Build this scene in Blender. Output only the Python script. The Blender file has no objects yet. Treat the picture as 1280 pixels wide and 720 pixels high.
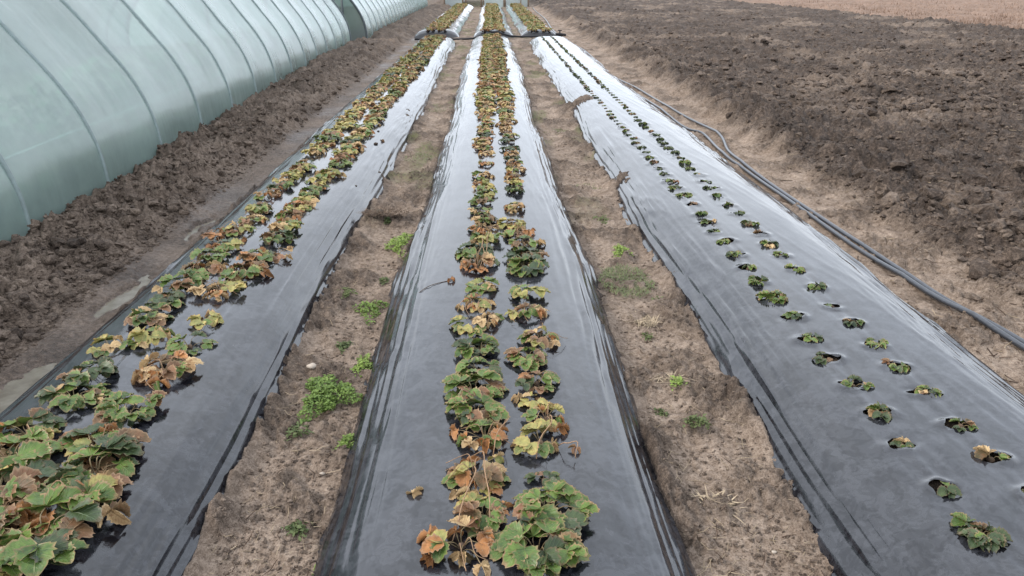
import bpy, math, random
import numpy as np
from mathutils import Matrix, Vector, Euler

R = math.radians
random.seed(7)
rng = np.random.default_rng(11)
scene = bpy.context.scene
C = scene.collection

# ------------------------------------------------------------------ camera
cam_d = bpy.data.cameras.new('camera')
cam_d.sensor_width = 36.0
cam_d.lens = 950.0 / 1280.0 * 36.0
cam_d.clip_start = 0.05
cam_d.clip_end = 2000.0
cam = bpy.data.objects.new('camera', cam_d)
cam.location = (0, 0, 1.6)
cam.rotation_euler = (R(90 - 22.216), 0, R(-1.563))
C.objects.link(cam)
scene.camera = cam

# ------------------------------------------------------------------ overcast sky + veiled sun
SUN_EL, SUN_AZ = 40.0, -100.0          # azimuth measured from +Y towards +X
world = bpy.data.worlds.new('World')
scene.world = world
world.use_nodes = True
wn, wl = world.node_tree.nodes, world.node_tree.links
wn.clear()
w_out = wn.new('ShaderNodeOutputWorld')
w_bg = wn.new('ShaderNodeBackground')
w_sky = wn.new('ShaderNodeTexSky')
w_sky.sky_type = 'NISHITA'
w_sky.sun_disc = False
w_sky.sun_elevation = R(SUN_EL)
w_sky.sun_rotation = R(SUN_AZ)
w_sky.dust_density = 3.0
w_tc = wn.new('ShaderNodeTexCoord')
w_map = wn.new('ShaderNodeMapping')
w_map.inputs['Scale'].default_value = (1.0, 1.0, 2.2)
w_no = wn.new('ShaderNodeTexNoise')
w_no.inputs['Scale'].default_value = 2.2
w_no.inputs['Detail'].default_value = 4.0
w_ramp = wn.new('ShaderNodeValToRGB')
w_ramp.color_ramp.elements[0].position = 0.30
w_ramp.color_ramp.elements[0].color = (10.0, 10.9, 12.3, 1)
w_ramp.color_ramp.elements[1].position = 0.72
w_ramp.color_ramp.elements[1].color = (13.4, 14.2, 15.3, 1)
w_mix = wn.new('ShaderNodeMix')
w_mix.data_type = 'RGBA'
w_mix.inputs[0].default_value = 0.88
wl.new(w_tc.outputs['Generated'], w_map.inputs['Vector'])
wl.new(w_map.outputs['Vector'], w_no.inputs['Vector'])
wl.new(w_no.outputs['Fac'], w_ramp.inputs['Fac'])
wl.new(w_sky.outputs['Color'], w_mix.inputs[6])
wl.new(w_ramp.outputs['Color'], w_mix.inputs[7])
wl.new(w_mix.outputs[2], w_bg.inputs['Color'])
w_bg.inputs['Strength'].default_value = 0.10
wl.new(w_bg.outputs['Background'], w_out.inputs['Surface'])

sun_d = bpy.data.lights.new('sun', 'SUN')
sun_d.energy = 1.8
sun_d.angle = R(12)
sun_d.color = (1.0, 0.93, 0.84)
sun = bpy.data.objects.new('sun', sun_d)
sd = Vector((math.sin(R(SUN_AZ)) * math.cos(R(SUN_EL)), math.cos(R(SUN_AZ)) * math.cos(R(SUN_EL)), math.sin(R(SUN_EL))))
sun.rotation_euler = sd.to_track_quat('Z', 'Y').to_euler()
sun.location = (0, 0, 20)
C.objects.link(sun)

vs = scene.view_settings
vs.view_transform = 'Standard'
vs.look = 'None'
vs.exposure = 0.80
vs.gamma = 1.0
vs.use_curve_mapping = False
scene.cycles.max_bounces = 8
scene.cycles.transparent_max_bounces = 12


# ------------------------------------------------------------------ numpy noise
_perm = np.random.default_rng(3).permutation(512)
_perm = np.concatenate([_perm, _perm, _perm])


def _h(ix, iy, seed):
    return _perm[(_perm[(ix + seed * 37) & 511] + iy) & 511]


def noise2(x, y, seed=0):
    """gradient noise about -0.7..0.7"""
    x = np.asarray(x, float); y = np.asarray(y, float)
    ix = np.floor(x).astype(int); iy = np.floor(y).astype(int)
    fx, fy = x - ix, y - iy
    ux = fx * fx * fx * (fx * (fx * 6 - 15) + 10); uy = fy * fy * fy * (fy * (fy * 6 - 15) + 10)

    def g(dx, dy):
        a = _h(ix + dx, iy + dy, seed) * (2 * np.pi / 512)
        return np.cos(a) * (fx - dx) + np.sin(a) * (fy - dy)
    a = g(0, 0) * (1 - ux) + g(1, 0) * ux
    b = g(0, 1) * (1 - ux) + g(1, 1) * ux
    return a * (1 - uy) + b * uy


def fbm(x, y, oct=4, seed=0, gain=0.5):
    s = 0.0; a = 1.0; f = 1.0
    for o in range(oct):
        s = s + a * noise2(x * f, y * f, seed + o * 5)
        a *= gain; f *= 2.03
    return s


def lumps(x, y, seed=0):
    """crumbly bumps: union of hemispheres scattered one per cell, 0..1"""
    ix = np.floor(x).astype(int); iy = np.floor(y).astype(int)
    out = np.zeros_like(x)
    for dx in (-1, 0, 1):
        for dy in (-1, 0, 1):
            h = _h(ix + dx, iy + dy, seed)
            px = ix + dx + (h % 23) / 22.0; py = iy + dy + ((h // 7) % 29) / 28.0
            r = 0.35 + 0.5 * ((h // 3) % 31) / 30.0
            d2 = (x - px) ** 2 + (y - py) ** 2
            out = np.maximum(out, np.sqrt(np.maximum(r * r - d2, 0)))
    return out


def sstep(a, b, x):
    t = np.clip((x - a) / (b - a), 0, 1)
    return t * t * (3 - 2 * t)


# ------------------------------------------------------------------ object helpers
def mesh_np(name, V, F, mats=(), fmat=None, smooth=True, uv=None):
    """V (n,3), F (m,3 or 4)"""
    V = np.ascontiguousarray(V, np.float32); F = np.ascontiguousarray(F, np.int32)
    me = bpy.data.meshes.new(name)
    m, k = F.shape
    me.vertices.add(len(V)); me.vertices.foreach_set('co', V.ravel())
    me.loops.add(m * k); me.loops.foreach_set('vertex_index', F.ravel())
    me.polygons.add(m)
    me.polygons.foreach_set('loop_start', np.arange(0, m * k, k, dtype=np.int32))
    for mt in mats:
        me.materials.append(mt)
    if fmat is not None:
        me.polygons.foreach_set('material_index', np.ascontiguousarray(fmat, np.int32))
    if uv is not None:
        u = me.uv_layers.new(name='UVMap')
        u.data.foreach_set('uv', np.ascontiguousarray(np.asarray(uv, np.float32)[F.ravel()]).ravel())
    me.update(calc_edges=True)
    me.polygons.foreach_set('use_smooth', np.full(m, bool(smooth)))
    me.validate()
    return me


def add(name, me, parent=None, loc=(0, 0, 0), rot=(0, 0, 0), scale=1.0):
    o = bpy.data.objects.new(name, me)
    C.objects.link(o)
    o.parent = parent
    o.location = loc; o.rotation_euler = rot
    o.scale = (scale,) * 3 if not hasattr(scale, '__len__') else scale
    return o


def tag(o, label, cat, group=None, kind=None):
    o['label'] = label; o['category'] = cat
    if group: o['group'] = group
    if kind: o['kind'] = kind
    return o


def kind(o, k):
    o['kind'] = k
    return o


def tube(pts, r, n=8, cap=True):
    """tube along a polyline -> V, F(quads)"""
    P = np.asarray(pts, float); m = len(P)
    rr = np.broadcast_to(np.asarray(r, float), (m,))
    T = np.gradient(P, axis=0); T /= np.linalg.norm(T, axis=1)[:, None] + 1e-9
    up = np.array([0, 0, 1.0]) if abs(T[0, 2]) < 0.9 else np.array([1.0, 0, 0])
    V = []
    a = np.cross(T[0], up); a /= np.linalg.norm(a)
    for i in range(m):
        a = a - T[i] * np.dot(a, T[i]); a /= np.linalg.norm(a) + 1e-9
        b = np.cross(T[i], a)
        th = np.arange(n) * 2 * np.pi / n
        V.append(P[i] + rr[i] * (np.cos(th)[:, None] * a + np.sin(th)[:, None] * b))
    V = np.concatenate(V)
    F = []
    for i in range(m - 1):
        for j in range(n):
            F.append((i * n + j, i * n + (j + 1) % n, (i + 1) * n + (j + 1) % n, (i + 1) * n + j))
    if cap:
        c0 = len(V); V = np.concatenate([V, P[:1], P[-1:]])
        for j in range(n):
            F.append((c0, (j + 1) % n, j, j)); F.append((c0 + 1, (m - 1) * n + j, (m - 1) * n + (j + 1) % n, (m - 1) * n + (j + 1) % n))
        F = [f for f in F]
    return V, np.array(F)


def quads_to_tris(F):
    F = np.asarray(F)
    a = F[:, [0, 1, 2]]; b = F[:, [0, 2, 3]]
    b = b[(b[:, 1] != b[:, 2]) & (b[:, 0] != b[:, 2])]
    return np.concatenate([a, b])


def tube_mesh(name, pts, r, mat, n=8):
    V, F = tube(pts, r, n)
    return mesh_np(name, V, quads_to_tris(F), [mat])


def smooth_path(ctrl, n):
    """Catmull-Rom through control points"""
    P = np.asarray(ctrl, float)
    P = np.concatenate([2 * P[:1] - P[1:2], P, 2 * P[-1:] - P[-2:-1]])
    out = []
    for i in range(1, len(P) - 2):
        for t in np.linspace(0, 1, n, endpoint=False):
            a, b, c, d = P[i - 1], P[i], P[i + 1], P[i + 2]
            out.append(0.5 * ((2 * b) + (c - a) * t + (2 * a - 5 * b + 4 * c - d) * t ** 2 + (3 * b - a - 3 * c + d) * t ** 3))
    out.append(P[-2])
    return np.array(out)


def box_arr(x0, x1, y0, y1, z0, z1):
    V = np.array([(x, y, z) for z in (z0, z1) for y in (y0, y1) for x in (x0, x1)], float)
    F = np.array([(0, 2, 3, 1), (4, 5, 7, 6), (0, 1, 5, 4), (2, 6, 7, 3), (0, 4, 6, 2), (1, 3, 7, 5)])
    return V, F


# ------------------------------------------------------------------ materials
def new_mat(name):
    m = bpy.data.materials.new(name); m.use_nodes = True
    nt = m.node_tree; nt.nodes.clear()
    out = nt.nodes.new('ShaderNodeOutputMaterial')
    return m, nt, nt.nodes, nt.links, out


def nd(nt, typ, **kw):
    n = nt.nodes.new(typ)
    for k, v in kw.items():
        if k in n.inputs: n.inputs[k].default_value = v
        else: setattr(n, k, v)
    return n


def ramp(nt, pts):
    r = nt.nodes.new('ShaderNodeValToRGB')
    e = r.color_ramp.elements
    while len(e) < len(pts): e.new(0.5)
    for i, (p, c) in enumerate(pts):
        e[i].position = p; e[i].color = (*c, 1) if len(c) == 3 else c
    return r


def mixrgb(nt, fac, a, b, blend='MIX'):
    m = nt.nodes.new('ShaderNodeMix'); m.data_type = 'RGBA'; m.blend_type = blend
    for sock, v in ((m.inputs[0], fac), (m.inputs[6], a), (m.inputs[7], b)):
        if hasattr(v, 'is_output'): nt.links.new(v, sock)
        elif isinstance(v, (int, float)): sock.default_value = v
        else: sock.default_value = (*v, 1)
    return m.outputs[2]


def noise_node(nt, vec, scale, detail=4.0, rough=0.55, dist=0.0):
    n = nd(nt, 'ShaderNodeTexNoise', Scale=scale, Detail=detail, Roughness=rough, Distortion=dist)
    if vec is not None: nt.links.new(vec, n.inputs['Vector'])
    return n.outputs['Fac']


def math_node(nt, op, a, b=None, c=None, clamp=False):
    n = nt.nodes.new('ShaderNodeMath'); n.operation = op; n.use_clamp = clamp
    for i, v in enumerate((a, b, c)):
        if v is None: continue
        if hasattr(v, 'is_output'): nt.links.new(v, n.inputs[i])
        else: n.inputs[i].default_value = v
    return n.outputs[0]


def map_range(nt, v, a, b, c=0.0, d=1.0):
    n = nd(nt, 'ShaderNodeMapRange'); n.interpolation_type = 'SMOOTHSTEP'
    nt.links.new(v, n.inputs[0])
    for i, x in enumerate((a, b, c, d)): n.inputs[i + 1].default_value = x
    return n.outputs[0]


def soil_material():
    m, nt, N, L, out = new_mat('soil')
    geo = nd(nt, 'ShaderNodeNewGeometry'); P = geo.outputs['Position']
    at = nd(nt, 'ShaderNodeAttribute', attribute_name='dark'); D = at.outputs['Fac']
    wt = nd(nt, 'ShaderNodeAttribute', attribute_name='wet'); W = wt.outputs['Fac']
    gr = nd(nt, 'ShaderNodeAttribute', attribute_name='green'); G = gr.outputs['Fac']
    n1 = noise_node(nt, P, 3.2, 5, 0.6); n2 = noise_node(nt, P, 38, 4, 0.65); n3 = noise_node(nt, P, 160, 3, 0.7)
    mx = math_node(nt, 'MULTIPLY_ADD', n2, 0.45, math_node(nt, 'MULTIPLY_ADD', n1, 0.35, math_node(nt, 'MULTIPLY_ADD', n3, 0.40, -0.06)))
    sand = ramp(nt, [(0.40, (0.076, 0.052, 0.037)), (0.52, (0.192, 0.142, 0.106)), (0.66, (0.335, 0.262, 0.205))])
    dark = ramp(nt, [(0.41, (0.016, 0.0112, 0.0083)), (0.54, (0.050, 0.0365, 0.029)), (0.67, (0.145, 0.106, 0.081))])
    L.new(mx, sand.inputs['Fac']); L.new(mx, dark.inputs['Fac'])
    col = mixrgb(nt, D, sand.outputs['Color'], dark.outputs['Color'])
    moss = mixrgb(nt, n2, (0.06, 0.075, 0.025), (0.12, 0.13, 0.05))
    col = mixrgb(nt, math_node(nt, 'MULTIPLY', G, map_range(nt, n2, 0.38, 0.62)), col, moss)
    # pale straw and grit flecks
    fl = map_range(nt, noise_node(nt, P, 75, 2, 0.5, 1.5), 0.70, 0.76, 0, 0.6)
    col = mixrgb(nt, fl, col, (0.36, 0.29, 0.2))
    wetc = mixrgb(nt, 1.0, col, (0.72, 0.70, 0.70), 'MULTIPLY')
    col = mixrgb(nt, W, col, wetc)
    b = nd(nt, 'ShaderNodeBsdfPrincipled')
    L.new(col, b.inputs['Base Color'])
    L.new(map_range(nt, W, 0, 1, 0.93, 0.34), b.inputs['Roughness'])
    b.inputs['Specular IOR Level'].default_value = 0.25
    hsum = math_node(nt, 'MULTIPLY_ADD', n2, 0.7, math_node(nt, 'MULTIPLY', n3, 0.3))
    bp = nd(nt, 'ShaderNodeBump', Strength=1.0, Distance=0.03)
    L.new(hsum, bp.inputs['Height']); L.new(bp.outputs['Normal'], b.inputs['Normal'])
    L.new(b.outputs[0], out.inputs['Surface'])
    return m


def film_material():
    """black polythene mulch: glossy, dusty, with dried water marks and specks of soil"""
    m, nt, N, L, out = new_mat('black_polythene')
    geo = nd(nt, 'ShaderNodeNewGeometry'); P = geo.outputs['Position']
    a = noise_node(nt, P, 8.5, 7, 0.68, 0.6); b_ = noise_node(nt, P, 26.0, 4, 0.6, 1.2); c = noise_node(nt, P, 220, 2, 0.5)
    dust = math_node(nt, 'ADD', math_node(nt, 'MULTIPLY', map_range(nt, a, 0.47, 0.535), 0.55), math_node(nt, 'MULTIPLY', map_range(nt, b_, 0.45, 0.55), 0.45))
    col = mixrgb(nt, dust, (0.005, 0.005, 0.007), (0.027, 0.028, 0.033))
    # curly dark water trails
    tr = noise_node(nt, P, 14.0, 3, 0.55, 2.5)
    trail = map_range(nt, math_node(nt, 'ABSOLUTE', math_node(nt, 'SUBTRACT', tr, 0.5)), 0.0, 0.022, 1, 0)
    msk = map_range(nt, noise_node(nt, P, 3.1, 3, 0.5), 0.46, 0.56)
    trail = math_node(nt, 'MULTIPLY', trail, msk)
    col = mixrgb(nt, math_node(nt, 'MULTIPLY', trail, 0.7), col, (0.01, 0.01, 0.012))
    # soil crumbs
    vo = nd(nt, 'ShaderNodeTexVoronoi', Scale=42.0, Randomness=1.0); L.new(P, vo.inputs['Vector'])
    sp = map_range(nt, vo.outputs['Distance'], 0.06, 0.12, 1, 0)
    sp = math_node(nt, 'MULTIPLY', sp, map_range(nt, noise_node(nt, P, 2.3, 3, 0.6), 0.55, 0.68))
    col = mixrgb(nt, sp, col, (0.05, 0.036, 0.028))
    b = nd(nt, 'ShaderNodeBsdfPrincipled')
    L.new(col, b.inputs['Base Color'])
    ro = math_node(nt, 'ADD', math_node(nt, 'MULTIPLY_ADD', dust, 0.11, 0.05), math_node(nt, 'MULTIPLY', sp, 0.5), clamp=True)
    ro = math_node(nt, 'SUBTRACT', ro, math_node(nt, 'MULTIPLY', trail, 0.06))
    L.new(ro, b.inputs['Roughness'])
    b.inputs['IOR'].default_value = 1.58
    mp = nd(nt, 'ShaderNodeMapping'); mp.inputs['Scale'].default_value = (1.0, 0.28, 1.0); L.new(P, mp.inputs['Vector'])
    w1 = noise_node(nt, mp.outputs['Vector'], 22, 4, 0.5, 0.6)
    bp = nd(nt, 'ShaderNodeBump', Strength=0.09, Distance=0.008)
    L.new(w1, bp.inputs['Height'])
    bp2 = nd(nt, 'ShaderNodeBump', Strength=0.06, Distance=0.003)
    L.new(c, bp2.inputs['Height']); L.new(bp.outputs['Normal'], bp2.inputs['Normal'])
    L.new(bp2.outputs['Normal'], b.inputs['Normal'])
    L.new(b.outputs[0], out.inputs['Surface'])
    return m


def tunnel_material(name='misted_polythene', clear=0.38, tint=(0.80, 1.0, 0.925)):
    m, nt, N, L, out = new_mat(name)
    geo = nd(nt, 'ShaderNodeNewGeometry'); P = geo.outputs['Position']
    n1 = noise_node(nt, P, 1.3, 4, 0.55); n2 = noise_node(nt, P, 9, 4, 0.6)
    mp = nd(nt, 'ShaderNodeMapping'); mp.inputs['Scale'].default_value = (1.0, 3.5, 0.5); L.new(P, mp.inputs['Vector'])
    n3 = noise_node(nt, mp.outputs['Vector'], 2.2, 3, 0.5)
    trl = nd(nt, 'ShaderNodeBsdfTranslucent'); trl.inputs['Color'].default_value = (*tint, 1)
    dif = nd(nt, 'ShaderNodeBsdfDiffuse'); dif.inputs['Color'].default_value = (tint[0] * 0.80, tint[1] * 0.84, tint[2] * 0.85, 1)
    m1 = nd(nt, 'ShaderNodeMixShader'); m1.inputs[0].default_value = 0.45
    L.new(trl.outputs[0], m1.inputs[1]); L.new(dif.outputs[0], m1.inputs[2])
    tr = nd(nt, 'ShaderNodeBsdfTransparent'); tr.inputs['Color'].default_value = (0.70, 0.98, 0.88, 1)
    m2 = nd(nt, 'ShaderNodeMixShader')
    fog = math_node(nt, 'MULTIPLY_ADD', n1, 0.30, math_node(nt, 'MULTIPLY_ADD', n2, 0.10, 0.80 - clear - 0.2), clamp=True)
    L.new(fog, m2.inputs[0]); L.new(tr.outputs[0], m2.inputs[1]); L.new(m1.outputs[0], m2.inputs[2])
    gl = nd(nt, 'ShaderNodeBsdfGlossy'); gl.inputs['Roughness'].default_value = 0.22
    fr = nd(nt, 'ShaderNodeFresnel', IOR=1.7)
    bp = nd(nt, 'ShaderNodeBump', Strength=0.25, Distance=0.03); L.new(n3, bp.inputs['Height'])
    for s in (gl, fr): L.new(bp.outputs['Normal'], s.inputs['Normal'])
    m3 = nd(nt, 'ShaderNodeMixShader'); L.new(fr.outputs[0], m3.inputs[0])
    L.new(m2.outputs[0], m3.inputs[1]); L.new(gl.outputs[0], m3.inputs[2])
    L.new(m3.outputs[0], out.inputs['Surface'])
    return m


def plain(name, col, rough=0.6, spec=0.5, metal=0.0, nscale=0, namp=0.25, bump=0.0):
    m, nt, N, L, out = new_mat(name)
    b = nd(nt, 'ShaderNodeBsdfPrincipled')
    b.inputs['Roughness'].default_value = rough; b.inputs['Metallic'].default_value = metal
    b.inputs['Specular IOR Level'].default_value = spec
    b.inputs['Base Color'].default_value = (*col, 1)
    if nscale:
        geo = nd(nt, 'ShaderNodeNewGeometry')
        n = noise_node(nt, geo.outputs['Position'], nscale, 4, 0.6)
        lo = tuple(c * (1 - namp) for c in col); hi = tuple(min(1, c * (1 + namp)) for c in col)
        r = ramp(nt, [(0.3, lo), (0.7, hi)]); L.new(n, r.inputs['Fac']); L.new(r.outputs['Color'], b.inputs['Base Color'])
        if bump:
            bp = nd(nt, 'ShaderNodeBump', Strength=bump, Distance=0.01); L.new(n, bp.inputs['Height']); L.new(bp.outputs['Normal'], b.inputs['Normal'])
    L.new(b.outputs[0], out.inputs['Surface'])
    return m


def leaf_material(name, c_lo, c_hi, edge, edge_amt, vein, rough=0.5, spotted=0.0, spot_col=(0.16, 0.07, 0.03)):
    """leaf blade: UV.x across (0..1, 0.5 = midrib), UV.y from base to tip"""
    m, nt, N, L, out = new_mat(name)
    uv = nd(nt, 'ShaderNodeUVMap'); sx = nd(nt, 'ShaderNodeSeparateXYZ'); L.new(uv.outputs['UV'], sx.inputs[0])
    u, v = sx.outputs[0], sx.outputs[1]
    oi = nd(nt, 'ShaderNodeObjectInfo'); geo = nd(nt, 'ShaderNodeNewGeometry')
    n1 = noise_node(nt, geo.outputs['Position'], 26, 3, 0.65); n2 = noise_node(nt, geo.outputs['Position'], 85, 3, 0.6)
    t = math_node(nt, 'ADD', math_node(nt, 'MULTIPLY', oi.outputs['Random'], 0.40), math_node(nt, 'MULTIPLY_ADD', n1, 1.3, -0.30), clamp=True)
    r = ramp(nt, [(0.22, c_lo), (0.80, c_hi)]); L.new(t, r.inputs['Fac'])
    col = r.outputs['Color']
    au = math_node(nt, 'ABSOLUTE', math_node(nt, 'MULTIPLY_ADD', u, 2.0, -1.0))
    # side veins: stripes running obliquely from the midrib
    st = math_node(nt, 'SUBTRACT', math_node(nt, 'MULTIPLY', v, 8.0), math_node(nt, 'MULTIPLY', au, 2.6))
    fr = math_node(nt, 'ABSOLUTE', math_node(nt, 'SUBTRACT', math_node(nt, 'FRACT', st), 0.5))
    vn = math_node(nt, 'MAXIMUM', map_range(nt, fr, 0.0, 0.13, 0.55, 0), map_range(nt, au, 0.0, 0.07, 0.9, 0))
    col = mixrgb(nt, vn, col, vein)
    if spotted:
        col = mixrgb(nt, math_node(nt, 'MULTIPLY', map_range(nt, n2, 0.55, 0.68), spotted), col, spot_col)
    eg = math_node(nt, 'MAXIMUM', map_range(nt, math_node(nt, 'ADD', au, math_node(nt, 'MULTIPLY', n2, 0.35)), 0.93, 1.2), map_range(nt, math_node(nt, 'ADD', v, math_node(nt, 'MULTIPLY', n2, 0.3)), 0.96, 1.2))
    eg = math_node(nt, 'MULTIPLY', eg, math_node(nt, 'MULTIPLY_ADD', oi.outputs['Random'], edge_amt * 0.7, edge_amt * 0.45))
    col = mixrgb(nt, eg, col, edge)
    b = nd(nt, 'ShaderNodeBsdfPrincipled'); L.new(col, b.inputs['Base Color'])
    b.inputs['Roughness'].default_value = rough; b.inputs['Specular IOR Level'].default_value = 0.4
    bp = nd(nt, 'ShaderNodeBump', Strength=0.55, Distance=0.004)
    L.new(math_node(nt, 'MULTIPLY_ADD', vn, -1.0, math_node(nt, 'MULTIPLY', n2, 0.6)), bp.inputs['Height'])
    L.new(bp.outputs['Normal'], b.inputs['Normal'])
    tl = nd(nt, 'ShaderNodeBsdfTranslucent'); L.new(col, tl.inputs['Color'])
    ms = nd(nt, 'ShaderNodeMixShader'); ms.inputs[0].default_value = 0.18
    L.new(b.outputs[0], ms.inputs[1]); L.new(tl.outputs[0], ms.inputs[2])
    L.new(ms.outputs[0], out.inputs['Surface'])
    return m


M = {}
M['soil'] = soil_material()
M['film'] = film_material()
M['tunnel'] = tunnel_material()
M['tunnel_clear'] = tunnel_material('grey_end_polythene', 0.25, (0.50, 0.54, 0.54))
M['tunnel_white'] = tunnel_material('white_polythene', 0.0, (0.84, 0.89, 0.88))
M['steel'] = plain('galvanised_steel', (0.30, 0.35, 0.36), 0.5, 0.5, 0.4, 30, 0.2)
M['hoop'] = plain('teal_grey_hoop', (0.16, 0.205, 0.20), 0.45, 0.5, 0.0, 30, 0.15)
M['dark_steel'] = plain('dark_steel', (0.05, 0.065, 0.07), 0.5, 0.5, 0.0, 30, 0.2)
M['wire'] = plain('white_twine', (0.55, 0.60, 0.58), 0.6)
M['hose'] = plain('black_polythene_pipe', (0.030, 0.033, 0.040), 0.30, 0.6, 0.0, 60, 0.35)
M['black'] = plain('black_plastic', (0.012, 0.012, 0.014), 0.7, 0.3)
M['timber'] = plain('weathered_timber', (0.20, 0.15, 0.11), 0.8, 0.3, 0.0, 25, 0.3, 0.4)
M['white_pipe'] = plain('white_pipe', (0.55, 0.54, 0.52), 0.6)
M['green'] = leaf_material('leaf_green', (0.030, 0.066, 0.013), (0.118, 0.185, 0.036), (0.28, 0.17, 0.09), 1.0, (0.165, 0.20, 0.075), 0.40, 0.25)
M['dkgreen'] = leaf_material('leaf_dark_green', (0.020, 0.036, 0.016), (0.062, 0.088, 0.034), (0.16, 0.09, 0.06), 0.6, (0.10, 0.15, 0.07), 0.40)
M['yellow'] = leaf_material('leaf_yellow_green', (0.10, 0.125, 0.035), (0.40, 0.34, 0.11), (0.34, 0.19, 0.08), 0.9, (0.34, 0.34, 0.12), 0.5, 0.4)
M['orange'] = leaf_material('leaf_orange', (0.14, 0.060, 0.020), (0.42, 0.185, 0.065), (0.30, 0.20, 0.13), 0.8, (0.36, 0.19, 0.07), 0.55, 0.55)
M['red'] = leaf_material('leaf_purple_brown', (0.062, 0.052, 0.022), (0.21, 0.10, 0.050), (0.36, 0.24, 0.14), 0.8, (0.22, 0.13, 0.07), 0.5, 0.4)
M['tan'] = leaf_material('leaf_dry_tan', (0.20, 0.115, 0.050), (0.52, 0.37, 0.19), (0.48, 0.36, 0.22), 0.7, (0.24, 0.14, 0.06), 0.75, 0.5)
M['petiole'] = plain('leaf_stalk', (0.13, 0.095, 0.045), 0.6, 0.4, 0.0, 40, 0.5)
M['stalk'] = plain('dry_stalk', (0.25, 0.155, 0.09), 0.7, 0.3, 0.0, 40, 0.3)
M['weed'] = leaf_material('weed_leaf', (0.085, 0.15, 0.025), (0.23, 0.32, 0.06), (0.25, 0.30, 0.08), 0.3, (0.25, 0.32, 0.10), 0.5)
M['weed_dull'] = leaf_material('weed_leaf_dull', (0.055, 0.085, 0.025), (0.14, 0.17, 0.06), (0.20, 0.18, 0.08), 0.4, (0.16, 0.18, 0.08), 0.6)
M['straw'] = plain('straw', (0.30, 0.235, 0.16), 0.85, 0.2, 0.0, 20, 0.4)
M['dead'] = plain('dead_stems', (0.085, 0.058, 0.04), 0.9, 0.2, 0.0, 30, 0.5)
M['twig'] = plain('twig', (0.065, 0.042, 0.03), 0.9, 0.2, 0.0, 30, 0.5)
M['stone'] = plain('pale_stone', (0.34, 0.29, 0.24), 0.8, 0.3, 0.0, 40, 0.2, 0.3)
M['grass'] = plain('dry_grass', (0.185, 0.125, 0.092), 0.9, 0.2, 0.0, 0.7, 0.22)
M['crop'] = leaf_material('tunnel_crop_leaf', (0.03, 0.07, 0.02), (0.09, 0.15, 0.05), (0.1, 0.15, 0.05), 0.3, (0.12, 0.2, 0.07), 0.6)

mw, nt, N, L, out = new_mat('muddy_water')
b = nd(nt, 'ShaderNodeBsdfPrincipled')
geo = nd(nt, 'ShaderNodeNewGeometry')
nz = noise_node(nt, geo.outputs['Position'], 11, 4, 0.6)
rp = ramp(nt, [(0.35, (0.10, 0.080, 0.058)), (0.65, (0.17, 0.150, 0.115))]); L.new(nz, rp.inputs['Fac'])
L.new(rp.outputs['Color'], b.inputs['Base Color']); b.inputs['Roughness'].default_value = 0.07; b.inputs['IOR'].default_value = 1.33
L.new(b.outputs[0], out.inputs['Surface'])
M['water'] = mw

# ------------------------------------------------------------------ terrain
# beds: centre x, half width at the foot, height, y start, y end
BEDS = [dict(xc=-1.38, w=0.50, h=0.20, y0=0.7, y1=20.9, rows=(-1.51, -1.25)),
        dict(xc=0.02, w=0.535, h=0.20, y0=0.7, y1=21.2, rows=(-0.06, 0.16)),
        dict(xc=1.555, w=0.565, h=0.20, y0=0.7, y1=21.0, rows=(1.33, 1.57))]
FAR = [dict(xc=-1.55, w=0.62, h=0.21, y0=22.9, y1=46.3, rows=(-1.72, -1.42)),
       dict(xc=0.10, w=0.57, h=0.21, y0=22.7, y1=46.4, rows=(-0.04, 0.26)),
       dict(xc=1.42, w=0.56, h=0.20, y0=22.9, y1=46.3, rows=(1.28, 1.58))]


def bed_wander(B, Y):
    return 0.020 * np.sin(Y * 0.55 + B['xc'] * 3) + 0.012 * np.sin(Y * 1.9 + B['xc'] * 7)


def bed_profile(B, X, Y):
    """height of the film surface, without folds; negative outside the foot"""
    w = B['w'] + bed_wander(B, Y)
    t = np.abs(X - B['xc']) / w
    s = 1 - t ** 4.2
    s = np.where(t > 1, (1 - t) * 4.2, s)
    end = sstep(B['y0'] - 0.1, B['y0'] + 0.35, Y) * (1 - sstep(B['y1'] - 0.35, B['y1'] + 0.08, Y))
    z = B['h'] * s
    z = np.where(z > 0, z * end, z)
    z = z - (1 - end) * 0.05
    return np.maximum(z, -0.09)


# planting holes: (x, y, rx, ry, bed index)
HOLES = []
SPILLS = [(-0.72, 5.08, 0.17, 0.10, 0.05), (1.03, 6.0, 0.10, 0.28, 0.11), (1.06, 9.9, 0.24, 0.26, 0.20), (1.05, 7.5, 0.07, 0.3, 0.06), (1.0, 4.0, 0.06, 0.5, 0.03),
          (-0.88, 4.9, 0.09, 0.16, 0.08), (-0.90, 3.0, 0.05, 0.22, 0.05), (-0.87, 2.2, 0.05, 0.3, 0.04), (-0.92, 6.2, 0.06, 0.2, 0.05),
          (0.55, 2.2, 0.05, 0.3, 0.04), (-0.47, 4.9, 0.05, 0.3, 0.05), (-0.95, 9.0, 0.08, 0.4, 0.05), (0.98, 2.6, 0.04, 0.25, 0.03)]
PUDDLES = [(-1.985, 2.82, 0.085, 0.36), (-2.015, 3.93, 0.065, 0.38), (-2.03, 5.1, 0.04, 0.3)]


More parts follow.
